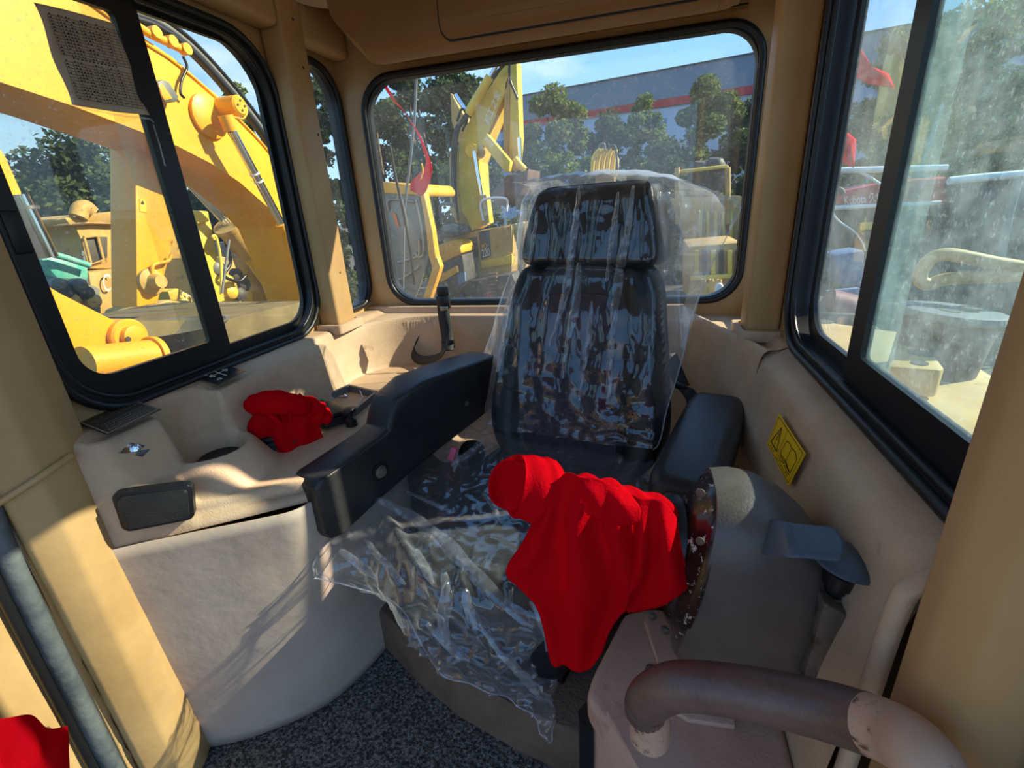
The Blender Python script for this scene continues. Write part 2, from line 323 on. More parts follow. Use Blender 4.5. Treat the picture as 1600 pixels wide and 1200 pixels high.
def rrect(w0, w1, h0, h1, r, k=8):
    """rounded rectangle in 2D; r = radius or 4 radii (low-w low-h, high-w low-h, high-w high-h, low-w high-h)"""
    r = [r] * 4 if not isinstance(r, (list, tuple)) else r; out = []
    cs = [(w0 + r[0], h0 + r[0], 180), (w1 - r[1], h0 + r[1], 270), (w1 - r[2], h1 - r[2], 0), (w0 + r[3], h1 - r[3], 90)]
    for q, (cx, cy, a0) in enumerate(cs):
        for i in range(k + 1):
            a = math.radians(a0 + 90 * i / k); out.append((cx + r[q] * math.cos(a), cy + r[q] * math.sin(a)))
    return out
def plate(name, loops, to3d, thick, m, parent=None, bev=0.0):
    """2D loops (first outer, others holes) filled, mapped by to3d((a,b),c), thickness along c"""
    bm = bmesh.new(); es = []
    for lp in loops:
        vv = [bm.verts.new((a, b, 0)) for a, b in lp]
        for i in range(len(vv)): es.append(bm.edges.new((vv[i], vv[(i + 1) % len(vv)])))
    bmesh.ops.triangle_fill(bm, use_beauty=True, use_dissolve=False, edges=es)
    fc = bm.faces[:]
    r = bmesh.ops.extrude_face_region(bm, geom=fc)
    for g in r['geom']:
        if isinstance(g, bmesh.types.BMVert): g.co.z = 1.0
    for v in bm.verts: v.co = to3d((v.co.x, v.co.y), v.co.z * thick)
    return sharp(from_bm(name, bm, m, parent), 30)
def quadpt(cs, u, v, lift=0.0):
    a, b, c, d = [Vector(p) for p in cs]      # a = (0,0) top-left, b = (1,0), c = (1,1), d = (0,1)
    p = a * (1 - u) * (1 - v) + b * u * (1 - v) + c * u * v + d * (1 - u) * v
    n = (b - a).cross(d - a).normalized()
    if n.dot(CAM - p) < 0: n = -n
    return p + n * lift
def strokes(name, cs, lines, w, m, parent, lift=0.0012):
    """thin flat marks on a quad surface; lines = list of polylines of (u, v) in the quad"""
    vs, fs = [], []; a, b, c, d = [Vector(p) for p in cs]; W_ = (b - a).length; H_ = (d - a).length
    for pl in lines:
        for (u0, v0), (u1, v1) in zip(pl, pl[1:]):
            dx, dy = (u1 - u0) * W_, (v1 - v0) * H_; L = math.hypot(dx, dy) or 1; nx, ny = -dy / L * w / 2, dx / L * w / 2
            i = len(vs)
            for (uu, vv, s) in ((u0, v0, 1), (u1, v1, 1), (u1, v1, -1), (u0, v0, -1)):
                vs.append(quadpt(cs, uu + s * nx / W_, vv + s * ny / H_, lift))
            fs.append((i, i + 1, i + 2, i + 3))
    return tag(mesh(name, vs, fs, m, parent, False), kind='stuff' if 'print' in name or 'rules' in name else None)
def text_on(name, s, cs, m, parent, lift=0.002, pad=0.02):
    cu = bpy.data.curves.new(name, 'FONT'); cu.body = s; cu.size = 1; to = bpy.data.objects.new(name, cu); COL.objects.link(to)
    dg = bpy.context.evaluated_depsgraph_get(); me = bpy.data.meshes.new_from_object(to.evaluated_get(dg)); bpy.data.objects.remove(to)
    if not me.vertices: return None
    xs = [v.co.x for v in me.vertices]; ys = [v.co.y for v in me.vertices]; x0, x1, y0, y1 = min(xs), max(xs), min(ys), max(ys)
    for v in me.vertices:
        v.co = quadpt(cs, pad + (1 - 2 * pad) * (v.co.x - x0) / (x1 - x0), 1 - (v.co.y - y0) / (y1 - y0), lift)
    return link(name, me, m, parent, False)
def fnoise(p, s=1.0): return mnoise.noise(Vector(p) * s)
def ridge(p, s=1.0): return 1 - 2 * abs(mnoise.noise(Vector(p) * s))

# ================================================================== THE CAB SHELL
XL, XR, YB, FZ = -1.11, 0.35, 1.75, 0.08
def st(o): o['kind'] = 'structure'; return o
def onX(x, s=1): return lambda p, c: Vector((x + s * c, p[0], p[1]))
def onY(y, s=1): return lambda p, c: Vector((p[0], y + s * c, p[1]))
LW = rrect(0.585, 1.40, 0.985, 1.845, [0.13, 0.14, 0.16, 0.12])
LQ = rrect(1.46, 1.745, 1.005, 1.845, [0.05, 0.09, 0.12, 0.05])
RW = rrect(0.42, 1.29, 0.995, 1.84, [0.12, 0.12, 0.14, 0.12])
RQ = rrect(1.475, 1.74, 1.005, 1.83, 0.07)
BW = rrect(-1.015, 0.30, 1.0, 1.805, [0.11, 0.10, 0.10, 0.12])
st(plate('wall_left', [[(0.44, FZ), (1.80, FZ), (1.80, 2.03), (0.44, 2.03)], LW, LQ], onX(XL, -1), 0.03, M['beige']))
st(plate('wall_right', [[(0.38, FZ), (1.80, FZ), (1.80, 2.03), (0.38, 2.03)], RW, RQ], onX(XR, 1), 0.03, M['beige']))
st(plate('wall_back', [[(XL - 0.03, FZ), (XR + 0.03, FZ), (XR + 0.03, 2.03), (XL - 0.03, 2.03)], BW], onY(YB), 0.03, M['beige']))
st(box('floor', (-0.38, 0.55, FZ - 0.03), (1.56, 2.5, 0.06), M['floor'], bev=0.0))
st(box('ceiling', (-0.38, 0.55, 2.05), (1.62, 2.6, 0.04), M['beige'], bev=0.01))
# headliner panel with rolled edge
hl = [[(x, y) for x, y in rrect(-1.035, 0.30, -0.62, 1.60, 0.12)]]
st(plate('trim_1', hl, lambda p, c: Vector((p[0], p[1], 1.955 + c)), 0.05, M['ceiling']))

# ---- corner posts
def post(name, x0, x1, y0, y1, z0, z1, bevl=0.012, m='beige'):
    o = st(box(name, ((x0 + x1) / 2, (y0 + y1) / 2, (z0 + z1) / 2), (x1 - x0, y1 - y0, z1 - z0), M[m], bev=bevl, seg=3)); return o
pL = post('trim_2', -1.108, -1.03, 1.395, 1.50, 0.96, 2.03)
for z in (1.17, 1.60, 1.78, 1.90):
    lathe('bolt_hole', [(0.0005, 0.0), (0.004, 0.0), (0.004, 0.001), (0.0005, 0.001)], (-1.0305, 1.465 + 0.01 * math.sin(z * 9), z), (1, 0, 0), M['ink'], pL, 10)
pR = post('trim_3', 0.262, 0.348, 1.385, 1.475, 0.95, 2.03)
# roof rails along the two side walls
post('trim_4', -1.108, -1.03, 0.45, 1.395, 1.865, 2.03, 0.02)
post('trim_5', 0.28, 0.349, 0.42, 1.385, 1.87, 2.03, 0.02)
post('trim_6', -1.10, -1.035, 1.50, 1.745, 1.86, 2.03, 0.02)
# front posts between door and side window
pts = [(-1.108, 0.44), (-1.055, 0.43), (-1.022, 0.475), (-1.028, 0.53), (-1.06, 0.585), (-1.108, 0.585)]
pf = st(prism('trim_7', [Vector((x, y, FZ)) for x, y in pts], (0, 0, 1.95), M['beige'], bev=0.008))
tube('weld_bead', [Vector((-1.10, 0.425, 0.915)), Vector((-1.052, 0.425, 0.93)), Vector((-1.018, 0.475, 0.955)), Vector((-1.024, 0.53, 0.965))], 0.0065, M['beige'], pf, 8)
pts = [(0.352, 0.46), (0.296, 0.465), (0.268, 0.448), (0.262, 0.41), (0.276, 0.37), (0.31, 0.345), (0.352, 0.34)]
pr = st(prism('trim_8', [Vector((x, y, FZ)) for x, y in pts], (0, 0, 1.95), M['beige'], bev=0.008))
tube('weld_seam', [Vector((0.259, 0.425, 0.80)), Vector((0.268, 0.383, 0.79)), Vector((0.306, 0.338, 0.79))], 0.003, M['beige'], pr, 6)
# right door rubber edge
d2 = st(tube('door_2', [Vector((0.335, 0.305, z)) for z in (0.1, 0.6, 1.0, 1.4, 1.95)], 0.04, M['rubber'], None, 12))
# left door: inner skin with pressed edge, rubber seal
def door_left():
    g = []
    for z in np.linspace(FZ, 1.30, 26):
        bow = 0.10 * sm(z, 0.9, 1.3)
        row = []
        for y in np.linspace(-0.25, 0.385 , 22):
            y2 = y + bow * (y + 0.25) / 0.635 * 0.6
            x = -1.115 + 0.018 * sm(y, 0.16, 0.26) + 0.004 * fnoise((y, z, 0), 5)
            row.append(Vector((x, y2, z)))
        g.append(row)
    d = st(grid_mesh('door_1', g, M['beige'], thick=0.02))
    pth = [Vector((-1.085, 0.395, 0.06)), Vector((-1.085, 0.400, 0.30)), Vector((-1.085, 0.405, 0.6)), Vector((-1.085, 0.412, 0.82)), Vector((-1.088, 0.425, 0.93)), Vector((-1.09, 0.46, 1.03)), Vector((-1.09, 0.475, 1.25)), Vector((-1.09, 0.475, 1.9))]
    tube('rubber_seal', pth, 0.026, M['seal_grey'], d, 14, ry=0.018)
    tube('seal_lip', [p + Vector((0.004, -0.026, 0)) for p in pth], 0.009, M['rubber'], d, 8)
    v = []; f = []
    edge = spline([p + Vector((0.002, 0.024, 0)) for p in pth], 14)
    for i, p in enumerate(edge):
        wob = 0.002 * math.sin(i * 1.7) + 0.002 * math.sin(i * 0.73)
        v += [p + Vector((0.006, -0.003, 0)), p + Vector((0.012, 0.006 + wob, 0)), p + Vector((-0.01, 0.01 + wob, 0))]
    for i in range(len(edge) - 1):
        for j in (0, 1): f.append((3 * i + j, 3 * i + j + 1, 3 * i + j + 4, 3 * i + j + 3))
    mesh('paint_ridge', v, f, M['beige'], d)
    return d
door_left()
box('door_post', (-1.10, -0.45, 1.05), (0.06, 0.1, 1.95), M['beige']).name = 'trim_9'
bpy.data.objects['trim_9']['kind'] = 'structure'
post('trim_10', 0.29, 0.35, -0.5, -0.4, FZ, 2.03)

# ---- windows
def seal(name, loop, to3, r, parent, m='rubber', ry=None):
    p = [to3(q, 0) for q in loop]; v, f = sweep(p, circ(r, 10, ry), True, (0, 0.01, 1) if abs(to3((0, 0), 1)[0] - to3((0, 0), 0)[0]) > 0.5 else (0.01, 0, 1))
    return mesh(name, v, f, M[m], parent)
def inset(loop, d):
    cx = (min(p[0] for p in loop) + max(p[0] for p in loop)) / 2; cy = (min(p[1] for p in loop) + max(p[1] for p in loop)) / 2
    hw = (max(p[0] for p in loop) - min(p[0] for p in loop)) / 2; hh = (max(p[1] for p in loop) - min(p[1] for p in loop)) / 2
    return [(cx + (p[0] - cx) * (hw - d) / hw, cy + (p[1] - cy) * (hh - d) / hh) for p in loop]
def side_window(nm, x, s, loop, split0, split1, y0, y1, z0, z1, gm_slide, gm_fixed, rad, near_w):
    """x wall plane, s = outward sign; the sliding sash covers y0..split, fixed glass beyond"""
    to = onX(x, s); w = st(plate(nm, [loop, inset(loop, 0.024)], lambda p, c: to(p, c - 0.016), 0.05, M['rubber']))
    seal('rubber_lip', inset(loop, 0.004), lambda p, c: to(p, c - 0.018), 0.009, w)
    seal('inner_bead', inset(loop, 0.022), lambda p, c: to(p, c - 0.012), 0.006, w)
    # sliding sash
    out = rrect(y0, split1, z0, z1, [rad, 0.006, 0.006, rad]); inn = rrect(y0 + near_w, split0, z0 + 0.055, z1 - 0.04, [rad * 0.6, 0.012, 0.012, rad * 0.6])
    sash = plate('sliding_sash', [out, inn], lambda p, c: to(p, c - 0.002), 0.014, M['frame'], w)
    plate('pane', [rrect(y0 + near_w - 0.01, split0 + 0.01, z0 + 0.045, z1 - 0.03, [rad * 0.6, 0.012, 0.012, rad * 0.6])], lambda p, c: to(p, c + 0.006), 0.003, M[gm_slide], sash)
    # fixed glass and its bead
    o2 = rrect(split0 - 0.05, y1, z0 + 0.01, z1, [0.006, 0.085, 0.11, 0.006])
    plate('fixed_pane', [o2], lambda p, c: to(p, c + 0.022), 0.003, M[gm_fixed], w)
    plate('fixed_frame', [rrect(y0, y1 + 0.012, z0 - 0.01, z1 + 0.01, [rad, 0.1, 0.12, rad]), rrect(y0 + 0.05, y1 - 0.012, z0 + 0.028, z1 - 0.014, [rad * 0.8, 0.085, 0.11, rad * 0.8])], lambda p, c: to(p, c + 0.014), 0.012, M['frame'], w)
    box('track_rail', to(((y0 + y1) / 2, z0 - 0.004), 0.002), (0.006, y1 - y0 - 0.16, 0.012), M['frame'], w)
    return w
w1 = side_window('window_1', XL, -1, LW, 0.955, 1.012, 0.605, 1.372, 1.008, 1.825, 'glass_left', 'glass_fixed', 0.10, 0.045)
w4 = side_window('window_4', XR, 1, RW, 0.885, 0.935, 0.45, 1.225, 1.02, 1.82, 'glass_right', 'glass_right2', 0.08, 0.05)
box('latch_block', (XL + 0.002, 0.63, 1.36), (0.018, 0.03, 0.075), M['rubber'], w1)
def fixed_window(nm, loop, to, gm, lipr=0.011):
    w = st(plate(nm, [loop, inset(loop, 0.017)], lambda p, c: to(p, c - 0.006), 0.042, M['rubber']))
    seal('rubber_lip', inset(loop, 0.005), lambda p, c: to(p, c - 0.008), lipr, w)
    plate('pane', [inset(loop, 0.012)], lambda p, c: to(p, c + 0.012), 0.003, M[gm], w); return w
w2 = fixed_window('window_2', LQ, onX(XL, -1), 'glass')
w3 = fixed_window('window_3', BW, onY(YB), 'glass_rear')
w5 = fixed_window('window_5', RQ, onX(XR, 1), 'glass')

# paper table taped to the left pane
cs = WL('x', XL + 0.004, [(53, 4), (180, 36), (226, 181), (112, 164)])
pp = empty('paper_sheet', cs[3], 'yellowed printed table sheet in a clear sleeve taped on the left window', 'paper')
G = [[quadpt(cs, j / 14, i / 18, 0.0) + Vector((0.004 * math.sin(i * 0.5 + j * 0.3) + 0.012 * sm(i / 18, 0.7, 1) * sm(j / 14, 0.6, 1), 0, 0)) for j in range(15)] for i in range(19)]
grid_mesh('sheet', G, M['paper'], pp, thick=0.0012)
ln = []
for i in range(27):
    v = 0.10 + i * 0.032
    if i == 13: continue
    ln.append([(0.06, v), (0.95, v)])
for u in (0.06, 0.16, 0.42, 0.62, 0.72, 0.80, 0.88, 0.95): ln += [[(u, 0.10), (u, 0.49)], [(u, 0.55), (u, 0.93)]]
strokes('table_rules', cs, ln, 0.0008, M['ink'], pp, 0.010)
ln = []; rr = random.Random(3)
for i in range(27):
    v = 0.086 + i * 0.032
    if i == 13: ln += [[(0.18 + k * 0.05, v), (0.21 + k * 0.05, v)] for k in range(12)]; continue
    for u, n in ((0.075, 1), (0.18, 5), (0.44, 4), (0.64, 1), (0.74, 1)):
        for k in range(n):
            if rr.random() < 0.8: ln.append([(u + k * 0.04, v + 0.004), (u + k * 0.04 + rr.uniform(0.012, 0.03), v + 0.004)])
strokes('table_print', cs, ln, 0.0022, M['ink'], pp, 0.0105)
strokes('clear_sleeve_edge', cs, [[(-0.01, 0.9), (-0.02, 1.02), (0.5, 1.05), (1.02, 1.04), (1.06, 1.08)], [(1.04, 1.1), (1.04, 1.35), (1.02, 1.6)]], 0.004, M['film_edge'], pp, 0.01)

# ---- overhead duct behind the seat
def overhead():
    e = empty('overhead_duct', (-0.35, 1.6, 1.8), 'long rounded beige overhead duct box above the rear window', 'duct')
    prof = [(1.60, 1.955), (1.478, 1.95), (1.474, 1.90), (1.475, 1.84), (1.482, 1.815), (1.497, 1.797), (1.52, 1.786), (1.56, 1.784), (1.62, 1.80), (1.70, 1.832), (1.745, 1.845)]
    xs = [-0.915, -0.905, -0.885, -0.84, -0.75, -0.3, 0.1, 0.17, 0.215, 0.235, 0.245]; G = []
    for x in xs:
        e0 = min(x + 0.915, 0.245 - x); k = sm(e0, 0, 0.14); dy = (1 - k) * 0.0; row = []
        for (y, z) in prof:
            lowness = sm(1.90 - z, 0.0, 0.11)
            row.append(Vector((x + (0.06 * (1 - k) * lowness if x < 0 else -0.05 * (1 - k) * lowness), y + (1 - sm(e0, 0, 0.03)) * 0.02 * lowness, z + (1 - sm(e0, 0, 0.04)) * 0.012 * lowness)))
        G.append(row)
    Gf = grid_interp(G, 4, 4); grid_mesh('duct_shell', Gf, M['beige_shaded'], e)
    for nm, row in (('end_cap', G[0]), ('end_cap', G[-1])): prism(nm, row + [Vector((row[-1].x, row[-1].y, 1.955))], (0.002, 0, 0), M['beige_shaded'], e)
    # lid panel with recess line
    yy = lambda z: float(np.interp(z, [1.80, 1.815, 1.84, 1.95], [1.494, 1.482, 1.475, 1.478]))
    def lid(c0, c1, z0, z1, off, r, mm, nm, par):
        rows = []
        for k in range(22):
            z = z0 + (z1 - z0) * (k / 21) ** 1.6; q = max(0, r - (z - z0)); ins = r - math.sqrt(max(0, r * r - q * q))
            if z1 < 1.93: q = max(0, r - (z1 - z)); ins = max(ins, r - math.sqrt(max(0, r * r - q * q)))
            rows.append([Vector((c0 + ins + (c1 - c0 - 2 * ins) * j / 16, yy(z) - off, z)) for j in range(17)])
        rows = [[p + Vector((0, 0.006, 0)) for p in rows[0]]] + [[rw[0] + Vector((0, 0.006, 0))] + rw + [rw[-1] + Vector((0, 0.006, 0))] for rw in rows] + [[p + Vector((0, 0.006, 0)) for p in rows[-1]]]
        rows[0] = [rows[0][0]] + rows[0] + [rows[0][-1]]; rows[-1] = [rows[-1][0]] + rows[-1] + [rows[-1][-1]]
        return sharp(grid_mesh(nm, rows, M[mm], par), 50)
    lid(-0.582, 0.118, 1.792, 1.95, 0.0045, 0.03, 'ink', 'panel_gap', e)
    l = lid(-0.578, 0.114, 1.796, 1.95, 0.007, 0.028, 'beige_shaded', 'lid', e)
    lid(-0.50, 0.06, 1.828, 1.915, 0.0095, 0.04, 'beige_shaded', 'raised_panel', l)
    box('drip_strip', (-0.29, 1.725, 1.824), (1.06, 0.006, 0.006), M['beige_shaded'], e, bev=0.001)
    box('shadow_slot', (-0.29, 1.722, 1.834), (1.06, 0.004, 0.004), M['ink'], e, bev=0)
overhead()

# ================================================================== MOULDED LINER AND CONSOLE
FA, FB = Vector((-1.04, 0.533, 0.74)), Vector((-0.736, 0.76, 0.74))
FU = (FB - FA).normalized(); FN = Vector((FU.y, -FU.x, 0))
CUP = (-0.985, 0.765)
def yfront(x): return FA.y + (x - FA.x) * (FB.y - FA.y) / (FB.x - FA.x)
def H(x, y):
    s = (x - FA.x) / 0.304; back = max(0, y - yfront(x) - 0.10)
    base = 0.795 + 0.115 * (1 - sm(s + back / 0.34, 0.0, 0.46))
    d = math.hypot((x - CUP[0]) / 1.0, (y - CUP[1]) / 0.92)
    base = max(base, 0.795 + 0.070 * (1 - sm(d, 0.088, 0.15)))
    # left ledge up to the window, ends with a step at y = 1.24
    ex = -0.985 - 0.055 * sm(y, 1.235, 1.265)
    led = 1 - sm(x, ex - 0.018, ex + 0.010)
    # inner outline of the rear tub, rounded corners
    if y > 1.15:
        cx, cy, r = -1.04 + 0.26, 1.655 - 0.26, 0.26
        if x < cx and y > cy: dd = math.hypot(x - cx, y - cy) - r
        else: dd = max(-1.04 - x, y - 1.655)
        led = max(led, sm(dd, -0.03, 0.004))
    z = base + (0.972 + 0.013 * sm(x, -1.02, -1.06) - base) * led
    if y > 1.62: z = max(z, 0.955 + 0.042 * sm(y, 1.695, 1.712)) if z > 0.93 else z
    # cup holder
    z2 = 0.815 + (z - 0.815) * sm(d, 0.050, 0.092); return min(z, z2) if d < 0.095 else z
def onH(px, py, lift=0.0):
    d = ray(px, py); t = 0.2
    while t < 3:
        p = CAM + d * t
        if p.z <= H(p.x, p.y): break
        t += 0.002
    return p + Vector((0, 0, lift))
def build_console():
    rows = []; xs = np.linspace(-1.108, -0.705, 76)
    for (drop, offn, zmode) in ((0, 0.000, 'low'), (0, 0.0, 'mid'), (0.030, 0.002, 't'), (0.012, 0.005, 't'), (0.004, 0.010, 't')):
        row = []
        for x in xs:
            xx = max(min(x, FB.x + 0.03), -1.06); y = yfront(xx); zt = H(xx, y + 0.012); s = (xx - FA.x) / 0.304
            dip = 0
            if zmode == 'low': p = Vector((x, y, 0.74))
            elif zmode == 'mid': p = Vector((x, y + dip, (0.74 + zt) / 2))
            else: p = Vector((x, y + offn, zt - drop))
            rows_y = p; row.append(p)
        rows.append(row)
    for t in np.linspace(0, 1, 190):
        row = []
        for x in xs:
            xx = max(min(x, FB.x + 0.03), -1.06); y0 = yfront(xx) + 0.016; y = y0 + (1.25 - y0) * t; row.append(Vector((x, y, H(x, y))))
        rows.append(row)
    e = empty('side_console', (-0.9, 0.9, FZ), 'moulded beige left side console with cup holder beside the seat', 'console')
    grid_mesh('console_top', rows, M['liner'], e)
    lathe('cup_dark_disc', [(0.001, 0.0), (0.040, 0.0), (0.046, 0.004), (0.050, 0.0), (0.050, -0.01)], (CUP[0] + 0.012, CUP[1] + 0.010, 0.828), (0, 0, 1), M['black'], e, cap=True)  # black disc stands in for the shade down the cup hole
    # lower panel: a curved skirt down to the floor
    top = WL('z', 0.745, [(150, 868), (178, 858), (300, 832), (400, 812), (475, 790), (500, 760)]); top[-1] = Vector((-0.715, 0.90, 0.745)); top.append(Vector((-0.71, 1.15, 0.745)))
    bot = WL('z', FZ + 0.004, [(262, 1163), (300, 1170), (390, 1152), (490, 1112), (550, 1068), (606, 1008)]); bot.append(bot[-1] + Vector((0.03, 0.22, 0)))
    A = spline(top, 8); B = spline(bot, 8); G = []
    for t in np.linspace(0, 1, 22): G.append([Vector(a) * (1 - t) + Vector(b) * t + FN * (0.0 + 0.0022 * fnoise((a[0] * 9, t * 7, 0))) for a, b in zip(A, B)])
    grid_mesh('lower_panel', G, M['panel'], e, thick=0.004)
    return e
console = build_console()
def liner_rest():
    xs = np.linspace(-1.108, 0.349, 300); ys = np.linspace(1.25, 1.752, 150); G = []
    def HR(x, y):
        z = H(x, y)
        low = sm(x, -0.80, -0.62)                                   # deeper well behind and right of the seat
        ex = 0.280 - 0.075 * sm(y, 1.25, 1.52); cx, cy, r = ex - 0.14, 1.655 - 0.2, 0.2
        if x > cx and y > cy: dd = math.hypot((x - cx) / 0.14 * 0.2, y - cy) - r
        else: dd = max((x - ex) * 1.4, y - 1.655)
        if x > -0.3:
            led = sm(dd, -0.06, 0.006); top = 0.955 + 0.042 * sm(y, 1.695, 1.712) * (1 - sm(x, 0.12, 0.15)) + 0.03 * sm(x, 0.30, 0.34) + 0.022 * math.exp(-((x - 0.125 - (1.75 - y) * 0.35) / 0.02) ** 2) * (1 - sm(y, 1.66, 1.70))
            base = 0.80 - 0.22 * low; base += 0.05 * math.exp(-((x - 0.05) / 0.1) ** 2 - ((y - 1.58) / 0.07) ** 2)
            z = base + (top - base) * led
        else: z = z - 0.22 * low * (1 - sm(z, 0.80, 0.95))
        return z
    for y in ys: G.append([Vector((x, y, HR(x, y))) for x in xs])
    st(grid_mesh('trim_11', G, M['liner']))
    # right side ledge and slanted wall down to the floor
    G = []
    for y in np.linspace(0.47, 1.34, 90):
        b = 0.075 * sm(y, 1.25, 1.52); k = sm(y, 0.49, 0.56); row = []
        for (x, z) in [(0.352, 0.988), (0.33, 0.978), (0.305, 0.966), (0.290, 0.955), (0.281, 0.938), (0.272, 0.90), (0.262, 0.85), (0.25, 0.78), (0.243, 0.70), (0.24, 0.55), (0.24, 0.3), (0.24, FZ)]:
            xx = x - b * (1 if x < 0.31 else 0.3); row.append(Vector((xx - 0.008 * fnoise((y * 3, z * 3, 1)), y, z - 0.02 * sm(y, 1.29, 1.34))))
        G.append(row)
    G = [spline(r, 4) for r in G]; st(grid_mesh('trim_12', G, M['liner']))
    # joining strip at the post: raised lip with a recess
    lip = [(0.34, 0.978), (0.30, 0.974), (0.272, 0.958), (0.262, 0.93), (0.258, 0.80), (0.252, 0.5), (0.246, FZ)]
    G = [[Vector((x + o, y, z + o * 0.3)) for x, z in lip] for y, o in ((0.462, 0.012), (0.465, 0.002), (0.475, -0.002), (0.484, 0.002), (0.490, 0.016))]
    G = [spline(r, 5) for r in G]; st(grid_mesh('trim_13', G, M['liner'], thick=0.003))
    # raised base frames round the two rear posts
    for nm, (x0, x1, y0, y1), zz in (('trim_14', (-1.11, -1.01, 1.37, 1.52), 0.992), ('trim_15', (0.243, 0.352, 1.362, 1.50), 0.985)):
        lo = rrect(x0, x1, y0, y1, 0.012); li = inset(lo, 0.014)
        st(plate(nm, [lo, li], lambda p, c: Vector((p[0], p[1], zz - 0.02 + c)), 0.03, M['liner']))
liner_rest()

# black pocket in the console front
pc = [WP(px, py, FA + FN * 0.004, FN) for px, py in ((176, 767), (302, 752), (306, 806), (196, 827))]
pk = empty('ashtray', pc[3], 'black rounded rectangular ashtray lid set in the console front', 'ashtray')
def quad_prism(nm, cs, ins, lift, m, par, r=0.12, depth=0.008, bev=0.003):
    lp = rrect(ins, 1 - ins, ins * 1.8, 1 - ins * 1.8, r); n = (cs[1] - cs[0]).cross(cs[3] - cs[0]).normalized()
    if n.dot(CAM - cs[0]) < 0: n = -n
    return prism(nm, [quadpt(cs, u, v, lift) for u, v in lp], -n * depth, m, par, bev)
quad_prism('bezel', pc, 0.0, 0.012, M['rubber'], pk, r=0.13, depth=0.02, bev=0.0015); quad_prism('lid', pc, 0.06, 0.020, M['leather_worn'], pk, r=0.10, bev=0.002, depth=0.016)

# toggle latch plate on the console
lp = [onH(px, py, 0.007) for px, py in ((186, 715), (206, 698), (243, 704), (225, 720))]
tl = empty('latch_plate', lp[0], 'small shiny metal latch plate with a screw beside the cup holder', 'latch')
n = Vector((0, 0, 1)); prism('plate', [p + Vector((0, 0, -0.008)) for p in lp], (0, 0, 0.011), M['chrome'], tl, bev=0.001)
cc = sum(lp, Vector()) / 4; lathe('screw', [(0.001, 0.012), (0.006, 0.011), (0.009, 0.006), (0.010, 0.0)], cc + Vector((0, 0, 0.003)), (0, 0, 1), M['chrome'], tl, 14, cap=False)
# labels on the ledge
cs = WL('z', 0.990, [(122, 662), (205, 624), (253, 640), (170, 681)])
lb = empty('text_label', cs[0], 'brown rectangular label with pale lines of print on the window ledge', 'label')
prism('backing', cs, (0, 0, 0.001), M['label'], lb)
cs2 = [p + Vector((0, 0, 0.001)) for p in cs]
ln = [[(0.03, 0.06), (0.97, 0.06), (0.97, 0.94), (0.03, 0.94), (0.03, 0.06)]]
rr = random.Random(5)
for i in range(8):
    v = 0.16 + i * 0.095; u = 0.08 + rr.uniform(0, 0.06) if i else 0.3
    while u < (0.92 if i else 0.7):
        w_ = rr.uniform(0.01, 0.05); ln.append([(u, v + rr.uniform(-0.01, 0.01)), (u + w_, v + rr.uniform(-0.01, 0.01))]); u += w_ + rr.uniform(0.008, 0.03)
        if i == 3: break
strokes('print', cs2, ln, 0.0028, mat('pale_gold_print', (176, 158, 130), 0.6), lb)
cs = WL('z', 0.990, [(300, 588), (345, 568), (383, 580), (340, 602)])
lb = empty('shift_decal', cs[0], 'black decal with white crossed arrow symbols on the window ledge', 'label')
prism('backing', cs, (0, 0, 0.001), M['black'], lb); cs2 = [p + Vector((0, 0, 0.001)) for p in cs]
strokes('arrows', cs2, [[(0.2, 0.5), (0.8, 0.5)], [(0.5, 0.18), (0.5, 0.82)], [(0.3, 0.4), (0.2, 0.5), (0.3, 0.6), (0.3, 0.4)], [(0.7, 0.4), (0.8, 0.5), (0.7, 0.6), (0.7, 0.4)], [(0.15, 0.25), (0.3, 0.25), (0.22, 0.35), (0.15, 0.25)], [(0.65, 0.2), (0.75, 0.28), (0.85, 0.2)], [(0.18, 0.8), (0.3, 0.72), (0.3, 0.86), (0.18, 0.8)]], 0.0035, M['white'], lb)
# joystick bases with rubber boots
def boot(px, py, name, label, w_, l_, lev=True):
    c = W('z', 0.80, px, py); ang = math.radians(52); R = Matrix.Rotation(ang, 3, 'Z')
    e = empty(name, c, label, 'lever boot')
    for i, (sc_, zz, th) in enumerate(((1.0, 0.006, 0.012), (0.93, 0.018, 0.010), (0.84, 0.030, 0.010))):
        lo = rrect(-w_ / 2 * sc_, w_ / 2 * sc_, -l_ / 2 * sc_, l_ / 2 * sc_, 0.018)
        prism('flange' if i == 0 else 'boot_fold', [c + R @ Vector((a, b, zz - 0.004)) for a, b in lo], (0, 0, th), M['rubber'], e, bev=0.004)
    if lev: lathe('lever', [(0.03, 0.03), (0.018, 0.05), (0.012, 0.07), (0.011, 0.13)], c, (0.05, -0.05, 1), M['rubber'], e, 16); return e
boot(432, 690, 'lever_boot', 'black stepped rubber boot under the draped red cloth', 0.10, 0.12)
boot(516, 655, 'lever_boot', 'black stepped rubber boot right of the small red cloth, beside the armrest', 0.085, 0.13, False)
# mushroom knob behind the levers
c = W('z', 0.815, 548, 655); kn = empty('push_knob', c, 'small black mushroom knob between the lever boot and the grey tray', 'knob')
lathe('stem', [(0.016, -0.02), (0.016, 0.0), (0.009, 0.008), (0.009, 0.024)], c, (0, 0, 1), M['black'], kn, 18)
lathe('cap', [(0.006, 0.020), (0.020, 0.023), (0.022, 0.029), (0.018, 0.035), (0.0005, 0.038)], c, (0, 0, 1), M['rubber'], kn, 22)
